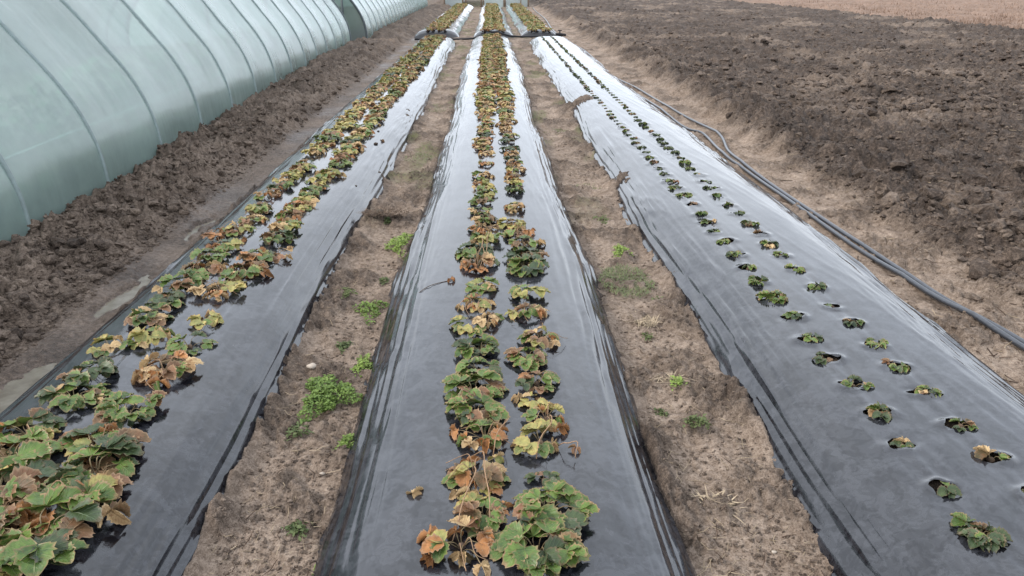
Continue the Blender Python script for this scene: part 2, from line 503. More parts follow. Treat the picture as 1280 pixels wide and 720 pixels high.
def terrain(X, Y):
    """returns height, dark, wet, green"""
    # path / ground relief
    n_lo = fbm(X * 1.7, Y * 1.3, 3, 21)
    n_mid = fbm(X * 7, Y * 6, 3, 31)
    crumb = lumps(X * 14, Y * 14, 41)
    crumb2 = lumps(X * 34, Y * 34, 43)
    rough = sstep(-0.12, 0.32, fbm(X * 2.6, Y * 2.6, 3, 51))         # where the path is crumbly
    z = 0.022 * n_lo + 0.024 * n_mid + rough * (0.032 * crumb + 0.026 * crumb2 + 0.012 * lumps(X * 70, Y * 70, 47)) + 0.006 * crumb2
    dark = 0.06 + 0.50 * rough + 0.25 * n_lo
    wet = np.zeros_like(X)
    green = sstep(0.10, 0.42, fbm(X * 2.1 + 9, Y * 0.9, 3, 61)) * sstep(4.0, 8, Y) * 0.85
    green = green * (np.abs(X) < 1.1)
    for sx, sy, rx, ry, hh in SPILLS:
        q = ((X - sx) / rx) ** 2 + ((Y - sy) / ry) ** 2
        k = np.exp(-q)
        z = z + min(hh, 0.07) * k * (0.85 + 0.5 * n_mid) + k * 0.02 * crumb
        dark = dark + 0.25 * k
    # soil drawn up against the film skirts (irregular outline)
    allb = BEDS + FAR
    bedz = np.full_like(X, -1.0)
    for i, B in enumerate(allb):
        bz = bed_profile(B, X, Y)
        inside = (Y > B['y0'] - 0.4) & (Y < B['y1'] + 0.4)
        bedz = np.where(inside, np.maximum(bedz, bz), bedz)
    drawn = sstep(-0.11, 0.01, bedz)
    z = z + drawn * (0.008 + 0.045 * np.maximum(fbm(X * 1.1 + 4, Y * 1.9, 3, 71), -0.25))
    # left: flat muddy furrow, crumb ridge beside the film, soil bank up to the tunnel
    furrow = sstep(-1.70, -1.84, X)
    z = z * (1 - furrow * 0.75)
    dark = dark * (1 - furrow) + furrow * (0.52 + 0.25 * n_lo)
    wet = np.maximum(wet, furrow * (1 - sstep(-2.1, -2.35, X)) * (0.55 + 0.5 * n_lo))
    jag = 0.10 * fbm(Y * 0.9, Y * 0 + 3.3, 3, 81) + 0.05 * fbm(Y * 5, X * 3, 2, 83)
    ridge = np.exp(-((X + 1.845 + 0.3 * jag) / 0.055) ** 2) * (0.075 + 0.045 * fbm(Y * 4, X * 0 + 1, 3, 85))
    z = z + ridge * (0.7 + 0.6 * crumb) * (Y < 22.5)
    dark = dark + 0.15 * (ridge > 0.02)
    bank = sstep(-2.10 + jag, -2.75 + jag, X)
    bank_in = bank * (1 - 0.25 * sstep(-3.25, -3.9, X)) * (1 - 0.55 * sstep(19.3, 20.4, Y) * (1 - sstep(21.2, 22.5, Y)))
    wx = 0.05 * fbm(X * 6, Y * 6, 2, 201); wy = 0.05 * fbm(X * 6 + 9, Y * 6, 2, 203)
    clod = 0.066 * lumps((X + wx) * 9.5, (Y + wy) * 11, 91) + 0.055 * lumps((X + wx) * 19 + 3, (Y + wy) * 22, 93) + 0.032 * lumps((X + wy) * 41, (Y + wx) * 45, 95)
    out_t = 1 - sstep(-3.2, -3.5, X)
    z = z + bank_in * (0.065 + 0.06 * sstep(5, 14, Y)) + sstep(0, 0.45, bank) * out_t * (clod * 1.05 + 0.085 * fbm(X * 3.5, Y * 3.0, 3, 97))
    dark = np.where(X < -1.9, dark + bank * (0.13 - 0.1 * n_lo), dark)
    # right: sandy verge, then tilled field
    verge = sstep(2.05, 2.2, X)
    dark = dark - verge * 0.14
    jr = 0.16 * fbm(Y * 0.45, Y * 0 + 7.7, 3, 101) + 0.10 * fbm(Y * 2.4, X * 2.0, 2, 103)
    till = sstep(2.56 + jr, 2.95 + jr, X)
    far_soft = 1 / (1 + (Y / 45.0) ** 2)
    tc = 0.060 * lumps((X + wx) * 6.0, (Y + wy) * 7.5, 111) + 0.050 * lumps((X + wx) * 12 + 5, (Y + wy) * 14, 113) + 0.028 * lumps((X + wy) * 25, (Y + wx) * 27, 115) + 0.010 * lumps(X * 54, Y * 54, 117)
    wave = fbm(X * 0.55, Y * 0.5, 3, 119)
    z = z + till * (0.02 + tc * (1.25 + 0.7 * wave) + 0.075 * wave + 0.05 * fbm(X * 2.3, Y * 2.3, 3, 121))
    z = z + 0.11 * np.exp(-((X - 3.10 - jr) / 0.30) ** 2) * till * (0.6 + 1.2 * np.maximum(fbm(Y * 1.3, X * 1.1, 2, 205), -0.3))
    dark = dark * (1 - till) + till * (0.95 - 0.50 * sstep(0.0, 0.5, fbm(X * 0.5 + 3, Y * 0.35, 3, 123)))
    z = z + sstep(20, 60, Y) * 0.0
    # puddles are shallow dips
    for px, py, rx, ry in PUDDLES:
        q = ((X - px + 0.03 * np.sin(Y * 9) + 0.05 * n_mid + 0.03 * noise2(X * 25, Y * 25, 207)) / rx) ** 2 + ((Y - py) / ry) ** 2
        d = np.exp(-q ** 2 * 0.6)
        z = z * (1 - d * 0.85) - 0.030 * d
        wet = np.maximum(wet, d)
    # bed cores just below the film
    core = bedz - 0.022
    for hx, hy, rx, ry, bi in HOLES:
        q = ((X - hx) / (rx * 1.15)) ** 2 + ((Y - hy) / (ry * 1.15)) ** 2
        core = core - 0.055 * np.exp(-q ** 2)
    under = bedz > 0.035
    z = np.maximum(core, z - 2.2 * np.maximum(bedz - 0.02, 0))
    # spills of soil lie over the film
    for sx, sy, rx, ry, hh in SPILLS:
        k = np.exp(-(((X - sx) / rx) ** 2 + ((Y - sy) / ry) ** 2))
        lay = bedz - 0.02 + hh * 0.36 * k * (0.8 + 0.8 * n_mid) + 0.05 * (crumb - 0.3) * k + 0.03 * (crumb2 - 0.3) * k
        z = np.where((bedz > 0.0) & (k > 0.1), np.maximum(z, np.minimum(lay, bedz + 0.05)), z)
    dark = np.where(under, 0.75, dark)
    return z, np.clip(dark, 0, 1), np.clip(wet, 0, 1), np.clip(green, 0, 1)


# holes of the right-hand bed measured along its two straight rows
PLANT_Y = {}
yy_in = [1.62, 1.83, 2.06, 2.25, 2.45, 2.66, 2.84, 3.06, 3.26, 3.48, 3.68, 3.89, 4.11, 4.29, 4.47, 4.65, 4.88, 5.10]
yy_out = [1.78, 1.97, 2.16, 2.38, 2.57, 2.77, 2.98, 3.17, 3.39, 3.63, 3.86, 4.03, 4.24, 4.43, 4.65, 4.83, 5.07]
while yy_in[-1] < 20.4: yy_in.append(yy_in[-1] + 0.205 + random.uniform(-0.015, 0.015))
while yy_out[-1] < 20.4: yy_out.append(yy_out[-1] + 0.205 + random.uniform(-0.015, 0.015))
for x, lst in ((1.33, yy_in), (1.57, yy_out)):
    for y in lst:
        if y < 8.0:
            HOLES.append((x + random.uniform(-0.012, 0.012), y, random.uniform(0.036, 0.050), random.uniform(0.026, 0.035), 2))

# tessellation: finer near the viewpoint, coarser with distance; real world heights everywhere
ys = [1.15]
while ys[-1] < 75: ys.append(ys[-1] + max(0.011, 0.0048 * ys[-1]))
ys = np.concatenate([ys, [95, 130, 190, 300]])
cp, sp_ = math.cos(R(22.2)), math.sin(R(22.2))
us = np.concatenate([np.linspace(-1.15, -0.74, 40), np.linspace(-0.735, 0.735, 580), np.linspace(0.74, 1.15, 40)])
Yg, Ug = np.meshgrid(ys, us, indexing='ij')
Dg = Yg * cp + 1.6 * sp_
Xg = Ug * Dg + 0.0273 * Yg
Zg, DKg, WTg, GRg = terrain(Xg, Yg)
ny, nx = Xg.shape
V = np.stack([Xg, Yg, Zg], -1).reshape(-1, 3)
idx = np.arange(ny * nx).reshape(ny, nx)
F = np.stack([idx[:-1, :-1], idx[:-1, 1:], idx[1:, 1:], idx[1:, :-1]], -1).reshape(-1, 4)
fc = V[F].mean(1)
edge_g = 16.6 + 0.5 * fbm(fc[:, 1] * 0.2, fc[:, 1] * 0, 3, 131)
reg = np.where(fc[:, 0] < -2.08, 0, np.where(fc[:, 0] < 2.78, 1, np.where(fc[:, 0] < edge_g, 2, 3)))


def sub_mesh(name, sel, mats):
    f = F[sel]
    u, inv_ = np.unique(f, return_inverse=True)
    me = mesh_np(name, V[u], inv_.reshape(f.shape), mats)
    for nm, arr in (('dark', DKg), ('wet', WTg), ('green', GRg)):
        a = me.attributes.new(nm, 'FLOAT', 'POINT')
        a.data.foreach_set('value', np.ascontiguousarray(arr.ravel()[u], np.float32))
    return me


kind(add('soil_bank', sub_mesh('soil_bank', reg == 0, [M['soil']])), 'structure')
kind(add('ground', sub_mesh('ground', reg == 1, [M['soil']])), 'structure')
kind(add('tilled_field', sub_mesh('tilled_field', reg == 2, [M['soil']])), 'structure')
kind(add('dry_field', sub_mesh('dry_field', reg == 3, [M['grass']])), 'structure')
# wide base sheet to the horizon, below everything
Vb = np.array([(-900, -300, -0.25), (900, -300, -0.25), (900, 1500, -0.25), (-900, 1500, -0.25)], float)
wide = add('terrain', mesh_np('terrain', Vb, np.array([(0, 1, 2, 3)]), [M['soil']]))
wa = wide.data.attributes.new('dark', 'FLOAT', 'POINT'); wa.data.foreach_set('value', np.full(4, 0.8, np.float32))
kind(wide, 'structure')


def ground_z(x, y):
    z, _, _, _ = terrain(np.array([float(x)]), np.array([float(y)]))
    return float(z[0])


# puddles in the furrow
for i, (px, py, rx, ry) in enumerate(PUDDLES):
    th = np.linspace(0, 2 * np.pi, 40, endpoint=False)
    rr = 1.12 + 0.14 * np.sin(3 * th + i) + 0.08 * np.sin(7 * th + 2 * i)
    ring = np.stack([px + rx * rr * np.cos(th) - 0.03 * np.sin((py + ry * rr * np.sin(th)) * 9), py + ry * rr * np.sin(th), np.full(40, -0.021)], 1)
    Vp = np.concatenate([ring, [[px, py, -0.021]]])
    Fp = np.array([(40, k, (k + 1) % 40) for k in range(40)])
    kind(add('puddle_water', mesh_np('puddle_water', Vp, Fp, [M['water']])), 'structure')


# ------------------------------------------------------------------ mulch film on the beds
def film_surface(B, S, Y, bi):
    """S = signed cross position relative to the foot half width, returns X, Z with folds"""
    w = B['w'] + bed_wander(B, Y)
    X = B['xc'] + S * w
    Z = bed_profile(B, X, Y)
    a = np.abs(S)
    side = sstep(0.55, 0.86, a)
    # long folds running along the skirts, in bunches
    sgn = np.sign(S)
    q = a * 21 + 1.1 * fbm(Y * 0.6 + bi * 7, sgn * 3.0, 3, 141) + 0.25 * Y * (0.5 + 0.5 * np.sin(bi * 2.1 + sgn))
    f1 = 1 - np.abs(2 * noise2(q + bi * 13, Y * 0.38 + sgn * 40, 143))
    f2 = 1 - np.abs(2 * noise2(q * 2.1 + bi * 5, Y * 0.6 + sgn * 11, 145))
    bunch = 0.45 + 0.9 * sstep(-0.15, 0.35, fbm(Y * 0.8 + bi * 3, sgn * 9 + S, 2, 147))
    fold = side * bunch * (0.017 * f1 ** 2 + 0.010 * f2 ** 2) * (1 - 0.45 * sstep(6, 12, Y))
    # slack in the top: gentle ripples and pulls
    top = 1 - side
    rip = 0.0036 * fbm(X * 4, Y * 1.6, 2, 151) + 0.0007 * fbm(X * 22 + Y * 3, Y * 3.0, 3, 153)
    slack = 0.006 * (1 - np.abs(2 * noise2(X * 11 + Y * 1.2, Y * 0.55, 155))) ** 3
    for rx in B['rows']:
        rip = rip + 0.0035 * np.exp(-((X - rx) / 0.016) ** 2) - 0.0025 * np.exp(-((X - rx) / 0.05) ** 2)
        rip = rip + 0.0030 * np.exp(-((X - rx - 0.055) / 0.009) ** 2) * (0.5 + noise2(Y * 0.8, X * 0 + rx * 9, 157))
    f3 = 1 - np.abs(2 * noise2(X * 42 + 0.35 * fbm(Y * 0.7, X * 2, 2, 159) * 8, Y * 0.45 + bi, 149))
    fine = 0.0022 * f3 ** 3 * sstep(0.30, 0.6, a) * (0.3 + sstep(-0.1, 0.3, fbm(Y * 0.5 + bi, sgn * 5 + S * 3, 2, 163)))
    Z = Z + fine + top * (rip + slack * 0.35) + fold * np.where(Z > -0.05, 1, 0.3)
    X = X + side * sgn * 0.010 * f1
    return X, Z


def film_mesh(B, bi, far=False):
    if far:
        yv = np.linspace(B['y0'] - 0.02, B['y1'] + 0.1, 240); sv = np.linspace(-1.22, 1.22, 60)
    else:
        y1 = 1.05 * np.exp(np.linspace(0, math.log((B['y1'] + 0.12) / 1.05), 520))
        yv = y1
        tt = np.linspace(-1, 1, 137); sv = 1.2 * np.sign(tt) * (np.abs(tt) ** 0.88)
    Yf, Sf = np.meshgrid(yv, sv, indexing='ij')
    Xf, Zf = film_surface(B, Sf, Yf, bi)
    n0, n1 = Yf.shape
    Vf = np.stack([Xf, Yf, Zf], -1).reshape(-1, 3)
    ii = np.arange(n0 * n1).reshape(n0, n1)
    Ff = np.stack([ii[:-1, :-1], ii[:-1, 1:], ii[1:, 1:], ii[1:, :-1]], -1).reshape(-1, 4)
    if not far:
        kill = np.zeros(len(Ff), bool)
        for hx, hy, rx, ry, hb in HOLES:
            if hb != bi: continue
            ex = (Vf[:, 0] - hx) / rx; ey = (Vf[:, 1] - hy) / ry
            r = np.hypot(ex, ey); ang = np.arctan2(ey, ex)
            lim = 1 + 0.18 * np.sin(ang * 3 + hx * 50 + hy * 9) + 0.10 * np.sin(ang * 5 + hy * 31)
            ins = r < lim
            kill |= ins[Ff].all(1)
            k = ins & (r > 1e-6)
            s = lim[k] / r[k]
            Vf[k, 0] = hx + ex[k] * s * rx; Vf[k, 1] = hy + ey[k] * s * ry
            near = r < 1.9
            Vf[near, 2] += 0.010 * np.exp(-((r[near] - 1) / 0.5) ** 2) * (0.4 + 0.8 * np.sin(ang[near] + hy * 17))
        Ff = Ff[~kill]
    return mesh_np('mulch_film', Vf, Ff, [M['film']])


fl = ['black plastic mulch film over the left bed, beside the polytunnel bank',
      'black plastic mulch film over the middle bed, between the two soil paths',
      'black plastic mulch film with rows of planting holes, beside the hoses']
for i, B in enumerate(BEDS):
    tag(add('mulch_film', film_mesh(B, i)), fl[i], 'mulch film', 'mulch films over the near beds')
fl = ['pale shining mulch film on the left bed beyond the black cross pipe',
      'pale shining mulch film on the middle bed beyond the black cross pipe',
      'pale shining mulch film on the right bed beyond the black cross pipe']
for i, B in enumerate(FAR):
    tag(add('mulch_film', film_mesh(B, 5 + i, True)), fl[i], 'mulch film', 'mulch films over the far beds')


def film_z(B, bi, x, y):
    w = B['w'] + float(bed_wander(B, np.array([y]))[0])
    _, z = film_surface(B, np.array([(x - B['xc']) / w]), np.array([float(y)]), bi)
    return float(z[0])


# ------------------------------------------------------------------ soil clods (crumbs of the tilled field and bank)
def ico():
    t = (1 + 5 ** 0.5) / 2
    v = np.array([(-1, t, 0), (1, t, 0), (-1, -t, 0), (1, -t, 0), (0, -1, t), (0, 1, t), (0, -1, -t), (0, 1, -t), (t, 0, -1), (t, 0, 1), (-t, 0, -1), (-t, 0, 1)], float)
    v /= np.linalg.norm(v[0])
    f = [(0, 11, 5), (0, 5, 1), (0, 1, 7), (0, 7, 10), (0, 10, 11), (1, 5, 9), (5, 11, 4), (11, 10, 2), (10, 7, 6), (7, 1, 8), (3, 9, 4), (3, 4, 2), (3, 2, 6), (3, 6, 8), (3, 8, 9), (4, 9, 5), (2, 4, 11), (6, 2, 10), (8, 6, 7), (9, 8, 1)]
    return v, np.array(f)


def ico2():
    v, f = ico(); v = list(map(tuple, v)); cache = {}; nf = []

    def mid(a, b):
        k = (min(a, b), max(a, b))
        if k not in cache:
            p = (np.array(v[a]) + np.array(v[b])) / 2; p /= np.linalg.norm(p)
            cache[k] = len(v); v.append(tuple(p))
        return cache[k]
    for a, b, c in f:
        ab, bc, ca = mid(a, b), mid(b, c), mid(c, a)
        nf += [(a, ab, ca), (b, bc, ab), (c, ca, bc), (ab, bc, ca)]
    return np.array(v), np.array(nf)


I1, I2 = ico(), ico2()


def rot_z(a):
    c, s = np.cos(a), np.sin(a)
    return np.array([[c, -s, 0], [s, c, 0], [0, 0, 1]])


def clod_mesh(name, P, S, big):
    base_v, base_f = I2 if big else I1
    var = []
    for k in range(10):
        g = np.random.default_rng(100 + k)
        d = np.zeros(len(base_v))
        for j in range(5):
            ax = g.normal(size=3); ax /= np.linalg.norm(ax)
            d += 0.16 * np.sin(base_v @ ax * g.uniform(2, 6) + g.uniform(0, 6))
        d += g.uniform(-0.1, 0.1, len(base_v))
        var.append(base_v * (1 + d)[:, None] * np.array([1, g.uniform(0.65, 1), g.uniform(0.5, 0.8)]))
    n_ = len(P); ang = rng.uniform(0, 6.28, n_); ca, sa = np.cos(ang)[:, None], np.sin(ang)[:, None]
    vv = np.stack(var)[np.arange(n_) % 10]
    vx = (vv[:, :, 0] * ca - vv[:, :, 1] * sa) * S[:, None] + P[:, :1]; vy = (vv[:, :, 0] * sa + vv[:, :, 1] * ca) * S[:, None] + P[:, 1:2]
    vz = vv[:, :, 2] * S[:, None] + P[:, 2:]
    nb = len(base_v)
    fs = base_f[None] + (np.arange(n_) * nb)[:, None, None]
    me = mesh_np(name, np.stack([vx, vy, vz], -1).reshape(-1, 3), fs.reshape(-1, 3), [M['soil']], smooth=False)
    return me, nb



def scatter_clods(name, n, xr, y_lo, y_hi, smin, smax, big, dark):
    y = 1 / rng.uniform(1 / y_hi, 1 / y_lo, n)
    if xr[1] > 5:
        u = rng.uniform(-0.7, 0.76, n); x = u * (y * cp + 0.6) + 0.027 * y
    else:
        x = rng.uniform(xr[0], xr[1], n)
    ok = (x > xr[0] + 0.25 * fbm(y * 2, y * 0, 2, 161)) & (x < xr[1])
    x, y = x[ok], y[ok]
    s = smin + (smax - smin) * rng.random(len(x)) ** 3.0
    z, _, _, _ = terrain(x, y)
    P = np.stack([x, y, z + s * 0.12], 1)
    me, nv = clod_mesh(name, P, s, big)
    dk = np.clip(rng.normal(dark, 0.12, len(x)), 0, 1)
    a = me.attributes.new('dark', 'FLOAT', 'POINT'); a.data.foreach_set('value', np.repeat(dk, nv).astype(np.float32))
    return me


for nm, n, xr, ya, yb, s0, s1, big, dk, lab in (
        ('soil_clods', 4200, (2.80, 16.4), 3.0, 10.0, 0.012, 0.085, True, 0.85, 'loose dark soil clods over the near part of the tilled field'),
        ('soil_clods', 15000, (3.0, 16.4), 9.0, 60.0, 0.018, 0.085, False, 0.85, 'loose dark soil clods over the far part of the tilled field'),
        ('soil_clods', 2600, (-3.0, -2.20), 2.6, 19.0, 0.008, 0.050, True, 0.66, 'loose brown soil clods on the bank below the polytunnel'),
        ('soil_crumbs', 30000, (2.75, 16.4), 3.0, 22.0, 0.007, 0.030, False, 0.85, 'fine dark soil crumbs between clods of the tilled field'),
        ('soil_crumbs', 8000, (-3.05, -2.15), 2.6, 19.0, 0.005, 0.020, False, 0.66, 'fine brown soil crumbs on the bank below the polytunnel'),
        ('soil_crumbs', 1600, (2.15, 2.95), 2.6, 14.0, 0.003, 0.013, False, 0.35, 'small soil crumbs on the sandy strip beside the hoses'),
        ('soil_crumbs', 3500, (-0.86, -0.5), 1.5, 10.0, 0.002, 0.011, False, 0.6, 'small soil crumbs on the path between left and middle beds'),
        ('soil_crumbs', 3500, (0.57, 0.98), 1.5, 10.0, 0.002, 0.011, False, 0.6, 'small soil crumbs on the path between middle and right beds')):
    o = add(nm, scatter_clods(nm, n, xr, ya, yb, s0, s1, big, dk))
    tag(o, lab, 'soil', kind='stuff')

#@@PLANTS@@
# ------------------------------------------------------------------ strawberry leaves
def leaflet_arr(L_, W_, nv=9, nu=2, fold=0.25, cup=0.1, droop=0.25, curl=0.0, teeth=0.12, seed=0):
    """one obovate toothed leaflet along +x, returns V, F(quads), UV"""
    g = np.random.default_rng(seed)
    Vs, UV = [], []
    cols = np.linspace(-1, 1, 2 * nu + 1)
    for i in range(nv):
        v = i / (nv - 1)
        hw = W_ * 0.5 * (math.sin(math.pi * min(max(v, 0.0), 1.0) ** 0.78) ** 0.62 if 0 < v < 1 else 0.10 if v == 0 else 0.22)
        tooth = (teeth if i % 2 else -teeth * 0.6) if 0 < i < nv - 1 else 0
        for c in cols:
            a = abs(c)
            ww = hw * (1 + tooth * (a > 0.99))
            y = c * ww
            x = L_ * v + (0.10 * L_ * (a ** 2) * (v - 0.35)) + (teeth * 0.5 * L_ * 0.3 if (a > 0.99 and i % 2) else 0)
            z = fold * abs(y) + cup * L_ * (a * a) * 0.5 - droop * L_ * v * v
            z += 0.045 * L_ * math.sin(v * 26 - a * 6) * (0.3 + a) * (0.25 < v < 0.98)
            if curl:
                ang = curl * a * math.copysign(1, c)
                y2 = ww * math.sin(ang) / max(abs(curl), 1e-6) if a else 0
                z += ww * (1 - math.cos(curl * a)) / abs(curl)
                y = y2
                z += 0.05 * L_ * g.uniform(-1, 1)
            Vs.append((x, y, z)); UV.append((c * 0.5 + 0.5, v))
    n = len(cols); F_ = []
    for i in range(nv - 1):
        for j in range(n - 1):
            F_.append((i * n + j, i * n + j + 1, (i + 1) * n + j + 1, (i + 1) * n + j))
    return np.array(Vs), np.array(F_), np.array(UV)


def mat_arr(mt, V_):
    A = np.array(mt)
    return V_ @ A[:3, :3].T + A[:3, 3]


# leaf shapes: petiole reach, height, leaflet matrices; 'fresh' and 'dry' families
SHAPES = {'fresh': [], 'dry': [], 'small': []}
for fam, count in (('fresh', 9), ('dry', 8), ('small', 6)):
    for k in range(count):
        g = random.Random(900 + k + 50 * len(fam))
        if fam == 'fresh':
            reach = g.uniform(0.032, 0.080); hh = g.uniform(0.010, 0.042); L_ = g.uniform(0.046, 0.062)
            prm = dict(fold=g.uniform(0.1, 0.4), cup=g.uniform(-0.1, 0.25), droop=g.uniform(0.05, 0.4), curl=0.0)
        elif fam == 'dry':
            reach = g.uniform(0.04, 0.105); hh = g.uniform(0.006, 0.028); L_ = g.uniform(0.034, 0.050)
            prm = dict(fold=g.uniform(0.0, 0.5), cup=g.uniform(-0.5, 0.3), droop=g.uniform(0.1, 0.9), curl=g.choice([-1, 1]) * g.uniform(1.0, 2.3))
        else:
            reach = g.uniform(0.012, 0.040); hh = g.uniform(0.006, 0.020); L_ = g.uniform(0.028, 0.040)
            prm = dict(fold=g.uniform(0.2, 0.6), cup=g.uniform(0, 0.3), droop=g.uniform(0.1, 0.4), curl=0.0)
        pet = smooth_path([(0, 0, -0.012), (reach * 0.45, 0.006, hh * 0.95), (reach, 0, hh)], 4)
        mats = []
        for s in (-1, 0, 1):
            yaw = s * R(g.uniform(62, 88)) + R(g.uniform(-9, 9))
            roll = R(g.uniform(-16, 16)) if fam != 'dry' else R(g.uniform(-55, 55))
            pit = R(g.uniform(-14, 10)) if fam != 'dry' else R(g.uniform(-10, 40))
            sc = g.uniform(0.92, 1.08)
            mats.append(Matrix.Translation((reach, 0, hh)) @ Euler((roll, pit, yaw)).to_matrix().to_4x4() @ Matrix.Scale(sc, 4))
        SHAPES[fam].append(dict(pet=pet, L=L_, W=L_ * g.uniform(0.88, 1.02), prm=prm, mats=mats, k=k))

_cache = {}


def petiole_mesh(fam, k):
    key = ('pet', fam, k)
    if key not in _cache:
        _cache[key] = tube_mesh('leaf', SHAPES[fam][k]['pet'], 0.0013, M['petiole'], 5)
    return _cache[key]


def leaflet_mesh(fam, k, col):
    key = ('lf', fam, k, col)
    if key not in _cache:
        S = SHAPES[fam][k]
        v, f, uv = leaflet_arr(S['L'], S['W'], 12, 2, seed=k, **S['prm'])
        _cache[key] = mesh_np('leaflet', v, f, [M[col]], uv=uv)
    return _cache[key]


def leaf_parts(fam, k, col, mi, nv=7, nu=1, pet_n=3):
    """arrays of one whole leaf: V, tri F, UV, material index"""
    S = SHAPES[fam][k]
    v0, f0 = tube(S['pet'][::4] if len(S['pet']) > 6 else S['pet'], 0.0014, pet_n, cap=False)
    Vs = [v0]; Fs = [quads_to_tris(f0)]; U = [np.full((len(v0), 2), 0.3)]; Mi = [np.zeros(len(Fs[0]), int)]
    off = len(v0)
    for mt in S['mats']:
        v, f, uv = leaflet_arr(S['L'], S['W'], nv, nu, seed=k, **S['prm'])
        v = mat_arr(mt, v); f = quads_to_tris(f)
        Vs.append(v); Fs.append(f + off); U.append(uv); Mi.append(np.full(len(f), mi)); off += len(v)
    return np.concatenate(Vs), np.concatenate(Fs), np.concatenate(U), np.concatenate(Mi)


def leaf_mesh(fam, k, col):
    key = ('leaf', fam, k, col)
    if key not in _cache:
        v, f, uv, mi = leaf_parts(fam, k, col, 1, 10, 1, 4)
        _cache[key] = mesh_np('leaf', v, f, [M['petiole'], M[col]], mi, uv=uv)
    return _cache[key]


STYLES = {   # leaf colour weights
    'green': (('green', 7), ('dkgreen', 2), ('red', 1), ('tan', 0.6)),
    'mixed': (('green', 4.5), ('orange', 2.6), ('yellow', 0.9), ('red', 1.6), ('tan', 0.9), ('dkgreen', 1)),
    'orange': (('orange', 4), ('red', 1.5), ('green', 1.8), ('tan', 2), ('yellow', 1)),
    'dry': (('tan', 4.5), ('orange', 1.8), ('yellow', 1.5), ('red', 1.2), ('green', 1.2)),
    'yellow': (('yellow', 4), ('green', 2), ('tan', 2)),
    'dark': (('dkgreen', 6), ('green', 2), ('red', 1.5)),
    'young': (('green', 5), ('dkgreen', 3), ('red', 0.8), ('tan', 0.4)),
}
STYLE_WORDS = {'green': 'leafy green strawberry plant', 'mixed': 'strawberry plant with mixed green and orange leaves',
               'orange': 'strawberry plant with orange withered leaves', 'dry': 'withered tan and brown strawberry plant',
               'yellow': 'yellowing strawberry plant', 'dark': 'dark green strawberry plant', 'young': 'small green strawberry plant'}
DRYC = ('tan', 'orange')


def pick(style, g):
    cs, ws = zip(*STYLES[style])
    return g.choices(cs, ws)[0]


def leaf_list(style, g, n):
    """(family, shape, colour, yaw, scale, tilt) for n leaves"""
    out = []
    a0 = g.uniform(0, 6.28)
    for i in range(n):
        col = pick(style, g)
        fam = 'small' if style == 'young' else ('dry' if (col in DRYC and g.random() < 0.75) else 'fresh')
        out.append((fam, g.randrange(len(SHAPES[fam])), col, a0 + i * 2.399 + g.uniform(-0.3, 0.3), g.uniform(0.82, 1.15), g.uniform(-0.12, 0.12)))
    return out


ORD = ['first', 'second', 'third', 'fourth', 'fifth', 'sixth', 'seventh', 'eighth', 'ninth', 'tenth', 'eleventh', 'twelfth', 'thirteenth', 'fourteenth',
       'fifteenth', 'sixteenth', 'seventeenth', 'eighteenth', 'nineteenth', 'twentieth']
TENS = {2: 'twenty', 3: 'thirty', 4: 'forty', 5: 'fifty', 6: 'sixty', 7: 'seventy', 8: 'eighty', 9: 'ninety'}
TENTH = {2: 'twentieth', 3: 'thirtieth', 4: 'fortieth', 5: 'fiftieth', 6: 'sixtieth', 7: 'seventieth', 8: 'eightieth', 9: 'ninetieth'}


def ordinal(i):
    if i > 99: return 'distant'
    if i <= 20: return ORD[i - 1]
    return TENTH[i // 10] if i % 10 == 0 else TENS[i // 10] + '-' + ORD[i % 10 - 1]


def plant_near(x, y, z, style, g, n, size, tier, yaw=None):
    root = add('strawberry_plant', None, None, (x, y, z))
    root.empty_display_size = 0.05
    for fam, k, col, a, s, tl in leaf_list(style, g, n):
        s *= size
        if tier == 'A':
            lf = add('leaf', petiole_mesh(fam, k), root, (0, 0, 0), (tl, tl * 0.7, a), s)
            for mt in SHAPES[fam][k]['mats']:
                c2 = col if g.random() < 0.8 else pick(style, g)
                o = add('leaflet', leaflet_mesh(fam, k, c2), lf)
                o.matrix_local = mt
        else:
            add('leaf', leaf_mesh(fam, k, col), root, (0, 0, 0), (tl, tl * 0.7, a), s)
    if style in ('dry', 'orange', 'mixed'):
        for q in range(g.randint(2, 4) if style != 'mixed' else 1):
            k = g.randrange(5); key = ('bare', k)
            if key not in _cache:
                gg = random.Random(60 + k); l = gg.uniform(0.07, 0.13)
                _cache[key] = tube_mesh('stalk', smooth_path([(0, 0, -0.01), (l * 0.35, gg.uniform(-0.02, 0.02), gg.uniform(0.03, 0.06)), (l * 0.75, gg.uniform(-0.03, 0.03), gg.uniform(0.02, 0.05)), (l, gg.uniform(-0.04, 0.04), 0.006)], 4), 0.0013, M['stalk'], 5)
            add('stalk', _cache[key], root, (0, 0, 0), (0, 0, g.uniform(0, 6.28)), size)
    crown_key = 'crown'
    if crown_key not in _cache:
        v, f = ico2(); v = v * np.array([0.011, 0.011, 0.012]) * (1 + 0.2 * np.sin(v[:, :1] * 7))
        _cache[crown_key] = mesh_np('crown', v, f, [M['dead']])
    add('crown', _cache[crown_key], root)
    return root


_mid_cache = {}


